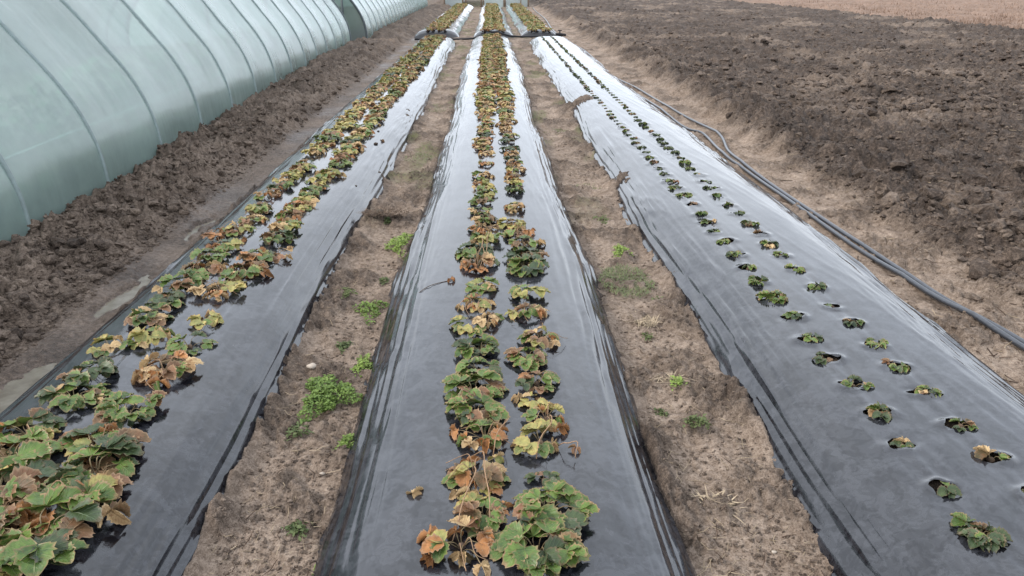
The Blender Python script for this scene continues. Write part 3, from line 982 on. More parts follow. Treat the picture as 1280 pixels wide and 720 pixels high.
def mid_mesh(style, var, lod=6):
    key = (style, var, lod)
    if key not in _mid_cache:
        g = random.Random(var * 31 + len(style) * 7)
        cols = ['petiole'] + sorted({c for c, _ in STYLES[style]})
        n = g.randint(5, 7) if style == 'young' else g.randint(11, 14)
        Vs, Fs, U, Mi = [], [], [], []; off = 0
        for fam, k, col, a, s, tl in leaf_list(style, g, n):
            v, f, uv, mi = leaf_parts(fam, k, col, cols.index(col), lod, 1, 3)
            v = mat_arr(Euler((tl, tl, a)).to_matrix().to_4x4() @ Matrix.Scale(s, 4), v)
            Vs.append(v); Fs.append(f + off); U.append(uv); Mi.append(mi); off += len(v)
        _mid_cache[key] = mesh_np('strawberry_plant', np.concatenate(Vs), np.concatenate(Fs), [M[c] for c in cols], np.concatenate(Mi), uv=np.concatenate(U))
    return _mid_cache[key]


BEDN = ['left bed', 'middle bed', 'right bed']
ROWN = [('outer row', 'inner row'), ('left row', 'right row'), ('inner row', 'outer row')]

# surveyed near plants: x, y, style, leaves, size
NEAR = {
    (0, 0): [(-1.30, 1.58, 'yellow', 7, 0.9), (-1.40, 1.70, 'mixed', 11, 1.35), (-1.43, 1.86, 'mixed', 12, 1.35), (-1.50, 2.02, 'mixed', 12, 1.25), (-1.54, 2.19, 'mixed', 11, 1.05),
             (-1.50, 2.41, 'green', 10, 1.0), (-1.52, 2.59, 'dark', 9, 0.95), (-1.56, 2.83, 'yellow', 7, 0.9), (-1.43, 2.90, 'yellow', 7, 0.9),
             (-1.53, 3.08, 'green', 10, 1.0), (-1.51, 3.28, 'dark', 9, 0.95), (-1.50, 3.48, 'green', 11, 1.0), (-1.49, 3.68, 'orange', 10, 1.0), (-1.51, 3.87, 'green', 11, 1.0),
             (-1.48, 4.06, 'mixed', 10, 1.0), (-1.60, 4.29, 'orange', 8, 0.95), (-1.50, 4.36, 'dry', 9, 1.0)],
    (0, 1): [(-1.20, 1.66, 'green', 11, 1.4), (-1.19, 1.80, 'mixed', 12, 1.35), (-1.20, 1.94, 'green', 11, 1.3), (-1.26, 2.08, 'mixed', 12, 1.25), (-1.27, 2.31, 'green', 13, 1.1),
             (-1.25, 2.59, 'orange', 13, 1.1), (-1.24, 2.82, 'green', 6, 0.85), (-1.27, 3.07, 'yellow', 6, 0.85), (-1.31, 3.42, 'dry', 12, 1.05), (-1.25, 3.64, 'orange', 13, 1.1),
             (-1.27, 3.86, 'mixed', 11, 1.0), (-1.17, 3.92, 'dry', 6, 0.8), (-1.23, 4.19, 'dark', 11, 1.0)],
    (1, 0): [(-0.09, 1.61, 'dry', 8, 1.0), (-0.03, 1.72, 'mixed', 9, 1.0), (-0.06, 1.90, 'dry', 15, 1.0), (-0.03, 2.12, 'orange', 11, 1.0), (-0.06, 2.26, 'green', 11, 1.05),
             (-0.07, 2.41, 'green', 11, 1.05), (-0.06, 2.56, 'green', 10, 1.0), (-0.05, 2.74, 'dark', 10, 1.0), (-0.12, 2.96, 'yellow', 6, 0.85), (-0.03, 3.02, 'dry', 7, 0.85),
             (-0.07, 3.19, 'dry', 8, 0.9), (-0.06, 3.40, 'yellow', 8, 0.9), (-0.08, 3.72, 'orange', 11, 1.0), (-0.10, 3.93, 'dark', 10, 1.0), (-0.06, 4.13, 'dry', 11, 1.0)],
    (1, 1): [(0.11, 1.58, 'green', 12, 1.15), (0.15, 1.735, 'green', 12, 1.1), (0.15, 1.885, 'dark', 4, 0.55), (0.15, 2.09, 'yellow', 8, 0.9), (0.18, 2.23, 'dry', 7, 0.85),
             (0.14, 2.33, 'yellow', 6, 0.8), (0.16, 2.47, 'mixed', 8, 0.9), (0.14, 2.67, 'green', 9, 0.9), (0.20, 2.82, 'dry', 9, 0.95), (0.15, 3.10, 'dry', 8, 0.9),
             (0.16, 3.32, 'yellow', 7, 0.85), (0.17, 3.66, 'green', 12, 1.05), (0.17, 3.84, 'dark', 12, 1.0), (0.18, 4.04, 'mixed', 11, 1.0)],
}
far_plants = []     # (x, y, z, style, var, size)
GP = 'strawberry plants in the mulched rows'
LIM = 300
n_things = 0
MIDS = []
for bi, B in enumerate(BEDS):
    for ri, rx in enumerate(B['rows']):
        g = random.Random(40 + bi * 5 + ri)
        rows = []
        if bi < 2:
            rows = [(x, y, st, n, s) for x, y, st, n, s in NEAR[(bi, ri)]]
            y = rows[-1][1] + 0.2
            while y < B['y1'] - 0.15:
                f = min(1, max(0, (y - 4) / 8))
                if bi == 0: st = g.choices(('green', 'mixed', 'dry', 'yellow', 'orange', 'dark'), (1.6 - f, 1.8, 3.4 + 2 * f, 2.8 + f, 0.9, 1.0 - 0.8 * f))[0]
                else: st = g.choices(('green', 'mixed', 'dry', 'yellow', 'orange', 'dark'), (1.2 - f * 0.8, 1.8, 4.4 + 2 * f, 2.6 + f, 1.2, 1.2 - f))[0]
                if bi == 1 and 5.6 < y < 7.6: st = g.choices(('dry', 'dark', 'orange'), (3, 2, 1))[0]
                rows.append((rx + g.uniform(-0.03, 0.03), y, st, g.randint(10, 13), (g.uniform(0.60, 0.80) if (bi == 1 and 4.5 < y < 8.6) else g.uniform(0.70, 1.0) + 0.22 * f)))
                y += 0.2 + g.uniform(-0.03, 0.03) + (0.2 if g.random() < 0.17 * (1 - f) else 0)
        else:
            lst = yy_in if ri == 0 else yy_out
            for y in lst:
                n = g.choice([1, 2, 3, 3, 4, 5]); s = g.uniform(0.72, 1.05)
                if abs(y - 3.26) < 0.05 and ri == 0: n, s = 8, 1.25
                if abs(y - 1.62) < 0.05: n, s = 7, 1.25
                if 6 < y: n, s = 5, (g.uniform(0.6, 1.0) if y < 8 else g.uniform(0.5, 0.8))
                rows.append((rx + g.uniform(-0.01, 0.01), y, 'young', n, min(s, 1.5)))
        for i, (x, y, st, n, s) in enumerate(rows):
            z = film_z(B, bi, x, y) + 0.002
            lab = f'{STYLE_WORDS[st]}, {ordinal(i + 1)} from front in {BEDN[bi]} {ROWN[bi][ri]}'
            zb = z - 0.012 if bi == 2 else z
            if y < (3.3 if bi < 2 else 2.7):
                s *= 0.92 if bi == 1 else 1.0
                tag(plant_near(x, y, zb, st, g, n, s, 'A'), lab, 'strawberry plant', GP); n_things += 1
            elif y < 6.4:
                tag(plant_near(x, y, zb, st, g, n, s, 'B'), lab, 'strawberry plant', GP); n_things += 1
            else:
                MIDS.append((y, x, zb, st, g.randrange(4), s, g.uniform(0, 6.28), lab))
MIDS.sort(key=lambda t: t[0])
for k, (y, x, z, st, var, s, yaw, lab) in enumerate(MIDS):
    if n_things < LIM:
        o = add('strawberry_plant', mid_mesh(st, var), None, (x, y, z), (0, 0, yaw), s)
        tag(o, lab, 'strawberry plant', GP); n_things += 1
    else:
        far_plants.append((x, y, z, st, var, s, yaw))
for fi, B in enumerate(FAR):
    g = random.Random(77 + fi)
    for rx in B['rows']:
        y = B['y0'] + 0.25
        while y < B['y1'] - 0.2:
            st = g.choices(('yellow', 'dry', 'orange'), (3.4, 2.6, 0.6 + (fi != 1) * 1.2))[0]
            x = rx + g.uniform(-0.06, 0.06)
            far_plants.append((x, y, B['h'] * 0.97, st, g.randrange(4), g.uniform(1.25, 1.5), g.uniform(0, 6.28)))
            y += 0.26 + g.uniform(-0.04, 0.04)

# remaining plants beyond counting: one mass of foliage
cols_all = ['petiole', 'green', 'dkgreen', 'yellow', 'orange', 'red', 'tan']
Vs, Fs, U, Mi = [], [], [], []; off = 0
for x, y, z, st, var, s, yaw in far_plants:
    lod = 6 if y < 15 else 4
    me = mid_mesh(st, var, lod)
    key = ('np', st, var, lod)
    if key not in _cache:
        nvv = len(me.vertices); a = np.empty(nvv * 3, np.float32); me.vertices.foreach_get('co', a)
        nf = len(me.polygons); fi_ = np.empty(nf * 3, np.int32); me.loops.foreach_get('vertex_index', fi_)
        mi = np.empty(nf, np.int32); me.polygons.foreach_get('material_index', mi)
        uvv = np.empty(nf * 6, np.float32); me.uv_layers[0].data.foreach_get('uv', uvv)
        uvp = np.zeros((nvv, 2), np.float32); uvp[fi_] = uvv.reshape(-1, 2)
        mp_ = np.array([cols_all.index(k2) for k2 in (['petiole'] + sorted({c for c, _ in STYLES[st]}))])
        _cache[key] = (a.reshape(-1, 3), fi_.reshape(-1, 3), mp_[mi], uvp)
    a, f, mi, uvp = _cache[key]
    Vs.append((a @ rot_z(yaw).T) * s + np.array([x, y, z])); Fs.append(f + off); U.append(uvp); Mi.append(mi); off += len(a)
fo = add('strawberry_foliage', mesh_np('strawberry_foliage', np.concatenate(Vs), np.concatenate(Fs), [M[c] for c in cols_all], np.concatenate(Mi), uv=np.concatenate(U)))
tag(fo, 'distant mass of yellow and green strawberry foliage along the beds', 'foliage', kind='stuff')

# long dry flower stalks lying over the middle bed's plants
for k, (x0, y0, x1, y1, hz) in enumerate(((-0.02, 1.66, -0.07, 2.02, 0.11), (-0.12, 1.62, -0.055, 1.98, 0.07), (-0.01, 2.02, 0.04, 2.16, 0.09), (0.13, 2.0, 0.19, 2.18, 0.10),
                                          (-0.09, 3.72, -0.055, 4.05, 0.10), (-0.06, 3.66, -0.075, 4.0, 0.08), (-0.05, 3.7, -0.03, 4.1, 0.12), (0.2, 2.06, 0.26, 2.0, 0.05))):
    zb = film_z(BEDS[1], 1, x0, y0)
    p = smooth_path([(x0, y0, zb + 0.008), ((x0 + x1) / 2 + 0.02, (y0 + y1) / 2, zb + hz), (x1, y1, zb + 0.012)], 6)
    labs = ['long tan flower stalk arching over the withered heap at the front', 'shorter dry flower stalk leaning against the front withered heap', 'dry stalk arching over orange leaves of the middle bed',
            'tan stalk bending over yellow leaves in the right row', 'left stalk of the straw-coloured bunch on the middle bed', 'lowest stalk of the straw-coloured bunch on the middle bed',
            'tallest stalk of the straw-coloured bunch on the middle bed', 'thin stalk lying right of the yellow plant']
    tag(add('flower_stalk', tube_mesh('flower_stalk', p + 0.006 * np.sin(np.arange(len(p))[:, None] * 0.9 + np.array([k, k * 2, 0])), 0.0017, M['stalk'], 6)), labs[k], 'stalk', 'dry flower stalks on the middle bed')

# fallen leaves and bits on the film
for (x, y, bi, k, col, s, lab) in ((-0.24, 1.84, 1, 2, 'tan', 1.0, 'single dry tan leaf lying on the film left of the middle bed plants'),
                                   (-0.21, 3.53, 1, 4, 'orange', 0.8, 'small orange leaf by the twig on the middle bed'),
                                   (-0.17, 1.57, 1, 1, 'orange', 1.05, 'orange brown leaf hanging left of the front plants on the middle bed'),
                                   (0.26, 2.05, 1, 3, 'red', 0.55, 'shrivelled red brown leaf right of the middle bed plants'),
                                   (-1.04, 7.25, 0, 5, 'red', 0.9, 'dark shrivelled leaf on the pale film of the left bed')):
    o = add('fallen_leaf', None, None, (x, y, film_z(BEDS[bi], bi, x, y) + 0.012), (0, 0, random.uniform(0, 6)), s)
    tip = Matrix.Translation(-Vector(SHAPES['dry'][k]['pet'][-1]))
    for mt in SHAPES['dry'][k]['mats']:
        lo = add('leaflet', leaflet_mesh('dry', k, col), o)
        lo.matrix_local = tip @ mt
    tag(o, lab, 'leaf', 'fallen leaves on the film')
p = [(-0.40, 3.42, film_z(BEDS[1], 1, -0.40, 3.42) + 0.002), (-0.32, 3.50, film_z(BEDS[1], 1, -0.32, 3.50) + 0.005), (-0.20, 3.54, film_z(BEDS[1], 1, -0.20, 3.54) + 0.003)]
tag(add('twig', tube_mesh('twig', smooth_path(p, 5), 0.0017, M['twig'], 6)), 'thin dark twig lying on the left shoulder of the middle bed', 'twig')
cv, cf = I2
for (x, y, s, lab) in ((-1.07, 7.05, 0.020, 'larger dark soil lump on the left bed film'), (-1.12, 7.6, 0.012, 'small dark soil lump farther up the left bed film'),
                       (-1.02, 5.6, 0.010, 'small soil lump on the left bed film beside the path heap'), (-0.02, 4.83, 0.014, 'dark soil lump between the rows of the middle bed')):
    bi = 0 if x < -0.5 else 1
    me = mesh_np('soil_lump', cv * np.array([s, s * 0.8, s * 0.6]) * (1 + 0.25 * np.sin(cv[:, :1] * 6 + x * 9)), cf, [M['soil']], smooth=False)
    a = me.attributes.new('dark', 'FLOAT', 'POINT'); a.data.foreach_set('value', np.full(len(cv), 0.95, np.float32))
    tag(add('soil_lump', me, None, (x, y, film_z(BEDS[bi], bi, x, y) + s * 0.3)), lab, 'soil lump', 'soil lumps lying on film')

# ------------------------------------------------------------------ weeds, tufts, stones, twigs on the paths
def weed_mesh(n, rx, ry, h, col, seed, leaf=0.012):
    g = np.random.default_rng(seed)
    Vs, Fs, U = [], [], []; off = 0
    base_v, base_f, base_uv = leaflet_arr(1.0, 0.62, 4, 1, fold=0.35, cup=0.1, droop=0.25, teeth=0.0)
    bt = quads_to_tris(base_f)
    for i in range(n):
        a = g.uniform(0, 6.28); r = math.sqrt(g.random())
        lob = 0.72 + 0.28 * math.sin(a * 3 + seed) + 0.15 * math.sin(a * 7 + seed * 2)
        x, y = rx * r * lob * math.cos(a), ry * r * lob * math.sin(a)
        z = h * (1 - 0.75 * r * r) * g.uniform(0.15, 1.0)
        s = leaf * g.uniform(0.6, 1.35)
        mt = Euler((g.uniform(-0.7, 0.7), g.uniform(-0.9, 0.4), g.uniform(0, 6.28))).to_matrix().to_4x4() @ Matrix.Scale(s, 4)
        v = mat_arr(mt, base_v) + np.array([x, y, z])
        Vs.append(v); Fs.append(bt + off); U.append(base_uv); off += len(v)
    return mesh_np('weed_clump', np.concatenate(Vs), np.concatenate(Fs), [M[col]], uv=np.concatenate(U))


def blade_mesh(name, n, rx, ry, h, mat, seed, wid=0.0022, flat=0.5):
    """tuft of grass blades / dry stems, tapered and bent"""
    g = np.random.default_rng(seed)
    Vs, Fs = [], []; off = 0
    for i in range(n):
        a = g.uniform(0, 6.28); r = math.sqrt(g.random())
        b0 = np.array([rx * r * math.cos(a), ry * r * math.sin(a), 0.0])
        d = g.uniform(0, 6.28); l = h * g.uniform(0.5, 1.25); lean = g.uniform(0.15, 1.0) * flat * 1.6
        dr = np.array([math.cos(d), math.sin(d), 0]); sd_ = np.array([-dr[1], dr[0], 0])
        for t, wv in ((0, 1), (0.55, 0.85), (1, 0.15)):
            p = b0 + dr * l * lean * t ** 1.3 + np.array([0, 0, l * max(0.05, (1 - flat * 0.75)) * (t - 0.55 * flat * t * t)])
            Vs += [p - sd_ * wid * wv, p + sd_ * wid * wv]
        Fs += [(off, off + 1, off + 3, off + 2), (off + 2, off + 3, off + 5, off + 4)]; off += 6
    return mesh_np(name, np.array(Vs), np.array(Fs), [mat])


WEEDS = [  # x, y, rx, ry, height, leaves, colour, label
    (-0.585, 4.62, 0.10, 0.26, 0.06, 1000, 'weed', 'bright green weed clump against the middle bed, below the dark debris heap'),
    (-0.63, 3.60, 0.10, 0.16, 0.04, 520, 'weed', 'mid-sized green weed clump on the left path below the bright one'),
    (-0.69, 3.18, 0.040, 0.06, 0.025, 130, 'weed_dull', 'small dull weed at the middle of the left path'),
    (-0.68, 2.71, 0.135, 0.20, 0.05, 1700, 'weed', 'largest bright green weed mat on the left path beside a pale stone'),
    (-0.575, 2.98, 0.065, 0.15, 0.035, 480, 'weed', 'weed patch hugging the middle bed just above the largest weed mat'),
    (-0.54, 2.37, 0.042, 0.07, 0.045, 200, 'weed', 'small bright weed clump touching the middle bed below the largest mat'),
    (-0.62, 1.93, 0.055, 0.055, 0.022, 110, 'weed_dull', 'flat dull green weed low on the left path, nearest the camera'),
    (-0.50, 1.72, 0.025, 0.04, 0.03, 60, 'weed', 'tiny green weed beside the middle bed at the bottom edge'),
    (-0.72, 5.02, 0.05, 0.05, 0.04, 120, 'weed_dull', 'small green weed in the dark debris heap'),
    (-0.62, 4.02, 0.04, 0.07, 0.02, 90, 'weed_dull', 'sparse weed between two larger clumps on the left path'),
    (0.79, 4.40, 0.065, 0.12, 0.05, 330, 'weed', 'round green weed clump on the right path, above the wide grassy patch'),
    (0.77, 2.76, 0.045, 0.055, 0.035, 110, 'weed', 'small spiky green weed on the right path above the flat one'),
    (0.77, 2.46, 0.060, 0.045, 0.028, 130, 'weed_dull', 'flat dark green weed on the right path, the nearest there'),
    (0.74, 3.28, 0.025, 0.05, 0.015, 50, 'weed_dull', 'tiny weed beside the dry grass tuft on the right path'),
    (0.78, 5.15, 0.07, 0.12, 0.022, 150, 'weed_dull', 'sparse green weed on the right path beyond the round clump'),
    (-0.78, 3.75, 0.05, 0.08, 0.015, 120, 'weed_dull', 'flat dull weed beside the left bed film, above the mid-sized clump'),
    (-0.74, 2.46, 0.05, 0.07, 0.014, 110, 'weed_dull', 'thin flat weed just below the largest weed mat'),
    (0.66, 2.58, 0.035, 0.05, 0.014, 70, 'weed_dull', 'low thin weed beside the middle bed on the right path'),
    (0.88, 3.70, 0.05, 0.06, 0.016, 90, 'weed_dull', 'low weed beside the right bed, next to the wide grassy patch'),
]
for k, (x, y, rx, ry, h, n, col, lab) in enumerate(WEEDS):
    tag(add('weed_clump', weed_mesh(n, rx, ry, h, col, 300 + k, 0.013 if col == 'weed' else 0.014), None, (x, y, ground_z(x, y) - 0.002)), lab, 'weed', 'weeds on the paths')
TUFTS = [
    (0.75, 3.94, 0.15, 0.24, 0.045, 900, 'weed_dull', 0.7, 'wide low grassy patch on the right path, below the round weed'),
    (0.76, 3.43, 0.055, 0.06, 0.07, 150, 'straw', 0.75, 'dry straw coloured grass tuft on the right path'),
    (0.72, 2.00, 0.055, 0.06, 0.05, 110, 'straw', 0.9, 'flattened dry straw tuft on the right path nearest the camera'),
    (0.80, 6.1, 0.13, 0.14, 0.03, 200, 'weed_dull', 0.7, 'greenish grass patch beside the soil heap on the right path'),
    (0.72, 8.5, 0.17, 0.20, 0.05, 260, 'weed_dull', 0.6, 'grassy green patch crossing the right path far up'),
    (-0.70, 7.2, 0.14, 0.22, 0.04, 240, 'weed_dull', 0.7, 'green grass patch on the left path beyond the debris heap'),
    (-0.68, 10.2, 0.16, 0.35, 0.05, 260, 'weed_dull', 0.7, 'greenish grass patch about halfway up the left path'),
    (-0.72, 13.5, 0.17, 0.6, 0.05, 260, 'weed_dull', 0.7, 'faint green grass patch far up the left path'),
    (-0.74, 5.08, 0.16, 0.09, 0.06, 420, 'dead', 0.85, 'heap of dark withered plant debris across the left path'),
    (0.75, 2.82, 0.05, 0.05, 0.06, 40, 'straw', 0.9, 'bent straw stems above the small spiky weed'),
]
for k, (x, y, rx, ry, h, n, col, fl_, lab) in enumerate(TUFTS):
    tag(add('grass_tuft', blade_mesh('grass_tuft', n, rx, ry, h, M[col], 500 + k, 0.0024, fl_), None, (x, y, ground_z(x, y))), lab, 'grass tuft', 'grass tufts on the paths')
for (x, y, s, lab) in ((-0.78, 2.92, 0.024, 'pale flat stone on the left path above the largest weed mat'), (0.84, 1.80, 0.0085, 'tiny white pebble on the right path at the bottom'),
                       (-0.545, 3.16, 0.012, 'small pale stone beside the middle bed on the left path'), (-0.60, 2.22, 0.011, 'small pale chip on the left path below the bright weed')):
    me = mesh_np('stone', cv * np.array([s, s * 0.7, s * 0.5]) * (1 + 0.12 * np.sin(cv[:, :1] * 5 + y * 9)), cf, [M['stone']])
    tag(add('stone', me, None, (x, y, ground_z(x, y) + s * 0.25)), lab, 'stone', 'stones on the paths')


def litter(name, n, xr, yr, lmin, lmax, rad, mat, seed):
    g = np.random.default_rng(seed)
    y = 1 / g.uniform(1 / yr[1], 1 / yr[0], n)
    if xr[1] > 5:
        x = g.uniform(0.1, 0.76, n) * (y * cp + 0.6); ok = (x > xr[0]) & (x < xr[1]); x, y = x[ok], y[ok]; n = len(x)
    else: x = g.uniform(xr[0], xr[1], n)
    z = terrain(x, y)[0]
    Vs, Fs = [], []; off = 0
    for i in range(n):
        a = g.uniform(0, 6.28); l = g.uniform(lmin, lmax) * 0.5; b = g.uniform(-0.4, 0.4)
        d = np.array([math.cos(a), math.sin(a), 0]); s_ = np.array([-d[1], d[0], 0])
        c0 = np.array([x[i], y[i], z[i] + rad + 0.004])
        pts = [c0 - d * l + np.array([0, 0, g.uniform(-0.3, 0.6) * l * 0.5]), c0 + s_ * l * b, c0 + d * l + np.array([0, 0, g.uniform(-0.2, 0.8) * l * 0.6])]
        v, f = tube(pts, [rad, rad, rad * 0.5], 3, cap=False)
        Vs.append(v); Fs.append(f + off); off += len(v)
    return mesh_np(name, np.concatenate(Vs), np.concatenate(Fs), [mat])


for nm, n, xr, yr, l0, l1, rad, mt, lab in (
        ('straw_litter', 300, (3.1, 16.2), (4, 40), 0.03, 0.15, 0.0024, 'straw', 'scattered pale straw bits over the tilled field'),
        ('twig_litter', 70, (2.2, 2.95), (2.6, 12), 0.03, 0.16, 0.0028, 'twig', 'scattered thin twigs on the sandy strip beside the hoses'),
        ('straw_litter', 90, (2.2, 2.95), (2.6, 12), 0.02, 0.09, 0.0018, 'straw', 'fine straw bits on the sandy strip beside the hoses'),
        ('straw_litter', 150, (-0.84, -0.52), (1.5, 9), 0.015, 0.07, 0.0011, 'straw', 'fine straw bits on the left path'),
        ('straw_litter', 190, (0.58, 0.96), (1.5, 9), 0.015, 0.08, 0.0011, 'straw', 'fine straw bits on the right path'),
        ('twig_litter', 60, (0.58, 0.96), (1.5, 9), 0.02, 0.08, 0.0016, 'twig', 'dark twig bits on the right path'),
        ('twig_litter', 60, (-0.84, -0.52), (1.5, 9), 0.02, 0.08, 0.0016, 'twig', 'dark twig bits on the left path')):
    tag(add(nm, litter(nm, n, xr, yr, l0, l1, rad, M[mt], 700 + n)), lab, 'litter', kind='stuff')

# dry grass standing beyond the tilled field
g = np.random.default_rng(5)
n = 34000
y = 1 / g.uniform(1 / 75, 1 / 18.0, n)
x = 16.45 + (g.random(n) ** 1.5) * (y * 0.75 + 6 - 12).clip(4, 60) + 0.5 * fbm(y * 0.2, y * 0, 3, 131)
hgt = g.uniform(0.10, 0.34, n) * (0.8 + 0.5 * fbm(x * 0.4, y * 0.4, 2, 171)); wd = g.uniform(0.006, 0.02, n) * (1 + y / 60); a = g.uniform(0, 6.28, n); ln = g.normal(0, 0.10, (n, 2))
z0 = terrain(x, y)[0] * 0 - 0.01
p0 = np.stack([x - np.cos(a) * wd, y - np.sin(a) * wd, z0], 1); p1 = np.stack([x + np.cos(a) * wd, y + np.sin(a) * wd, z0], 1)
p2 = np.stack([x + ln[:, 0], y + ln[:, 1], z0 + hgt], 1)
Vg = np.stack([p0, p1, p2], 1).reshape(-1, 3)
tag(add('dry_grass', mesh_np('dry_grass', Vg, np.arange(n * 3).reshape(-1, 3), [M['grass']])), 'tan dry grass standing beyond the dark tilled field', 'grass', kind='stuff')

# ------------------------------------------------------------------ hoses
def hose(pts, r, label, name='irrigation_hose', group='irrigation hoses', lift=0.0):
    P_ = smooth_path([(x, y, 0) for x, y in pts], 10)
    for i in range(len(P_)):
        P_[i, 2] = max(ground_z(P_[i, 0], P_[i, 1]), ground_z(P_[i, 0] + r, P_[i, 1]) - 0.01) + r * 0.72 + lift
    z_ = P_[:, 2].copy()
    for _ in range(30): z_[1:-1] = np.maximum((z_[:-2] + 2 * z_[1:-1] + z_[2:]) / 4, P_[1:-1, 2] - r * 0.5)
    P_[:, 2] = z_
    return tag(add(name, tube_mesh(name, P_, r, M['hose'], 10)), label, 'hose', group)


hose([(2.60, 1.9), (2.47, 3.07), (2.375, 3.8), (2.32, 4.69), (2.29, 6.22), (2.30, 7.2), (2.44, 8.2), (2.33, 9.8), (2.26, 11.7), (2.10, 13.7), (2.17, 16.0), (2.12, 19.4), (1.95, 22.2)], 0.0145,
     'outer grey black hose, the one bowing towards the tilled field')
hose([(2.555, 1.9), (2.43, 3.07), (2.335, 3.8), (2.28, 4.69), (2.25, 6.22), (2.22, 7.1), (2.30, 8.15), (2.19, 8.75), (2.13, 10.9), (2.00, 12.7), (2.06, 15.7), (2.06, 19.0), (1.93, 22.1)], 0.0145,
     'inner grey black hose lying closer to the right bed film')
P_ = smooth_path([(-2.05, 21.7, 0.05), (-1.2, 21.95, 0.03), (-0.4, 22.1, 0.05), (0.1, 22.25, 0.20), (0.6, 22.4, 0.08), (1.3, 22.5, 0.06), (2.05, 22.6, 0.08)], 8)
pipe = tag(add('cross_pipe', tube_mesh('cross_pipe', P_, 0.026, M['black'], 8)), 'black supply pipe laid across the ends of the far beds', 'pipe')
hose([(1.98, 22.7), (2.05, 27), (2.25, 33), (2.3, 40), (2.4, 46)], 0.022, 'pale hose running beside the far right bed', group='hoses by the far beds')
# tap on the end of the cross pipe
tp = tag(add('pipe_tap', None, None, (1.97, 22.6, 0.06)), 'small black tap standing where hoses meet the cross pipe', 'tap')
add('riser', tube_mesh('riser', [(0, 0, 0), (0, 0, 0.09), (0, 0, 0.15)], 0.02, M['black'], 8), tp)
add('handle', tube_mesh('handle', [(-0.06, 0, 0.155), (0, 0, 0.16), (0.06, 0, 0.155)], 0.014, M['black'], 6), tp)
add('coupling', tube_mesh('coupling', [(-0.12, 0, 0.06), (0, 0, 0.06), (0.16, -0.1, 0.04)], 0.033, M['black'], 8), tp)
# black film ends of the far beds
for fi, (B, lab) in enumerate(zip(FAR, ('loose black film flap at the front of the far left bed', 'loose black film flap at the front of the far middle bed', 'loose black film flap at the front of the far right bed'))):
    sv = np.linspace(-1.0, 1.0, 26); tv = np.linspace(0, 1, 6)
    Sg, Tg = np.meshgrid(sv, tv, indexing='ij')
    Xf = B['xc'] + Sg * B['w']
    top = 0.10 * (1 - np.abs(Sg) ** 3) + 0.02
    Zf = top * (1 - Tg) + 0.012 + 0.03 * noise2(Sg * 5, Tg * 3 + fi, 5) * Tg
    Yf = B['y0'] + 0.12 - 0.32 * Tg + 0.05 * noise2(Sg * 4 + fi, Tg * 2, 7)
    ii = np.arange(26 * 6).reshape(26, 6)
    Ff = np.stack([ii[:-1, :-1], ii[1:, :-1], ii[1:, 1:], ii[:-1, 1:]], -1).reshape(-1, 4)
    tag(add('film_flap', mesh_np('film_flap', np.stack([Xf, Yf, Zf], -1).reshape(-1, 3), Ff, [M['black']])), lab, 'film flap', 'black film flaps')
P_ = smooth_path([(-2.55, 33, 0.05), (-2.62, 37, 0.06), (-2.8, 42, 0.05)], 6)
tag(add('white_pipe', tube_mesh('white_pipe', P_, 0.05, M['white_pipe'], 6)), 'pale pipe lying on soil beside the far end of the polytunnel', 'pipe')

# ------------------------------------------------------------------ polytunnels
PROF = [(0.0, -0.25), (0.0, 0.0), (0.005, 0.28), (0.035, 0.48), (0.11, 0.70), (0.22, 0.90), (0.37, 1.11), (0.56, 1.37), (0.80, 1.64), (1.10, 1.90), (1.50, 2.12), (2.0, 2.28), (2.6, 2.34)]
PR = smooth_path([(a, b, 0) for a, b in PROF], 4)[:, :2]
FULL = np.concatenate([PR, np.stack([5.2 - PR[-2::-1, 0], PR[-2::-1, 1]], 1)])


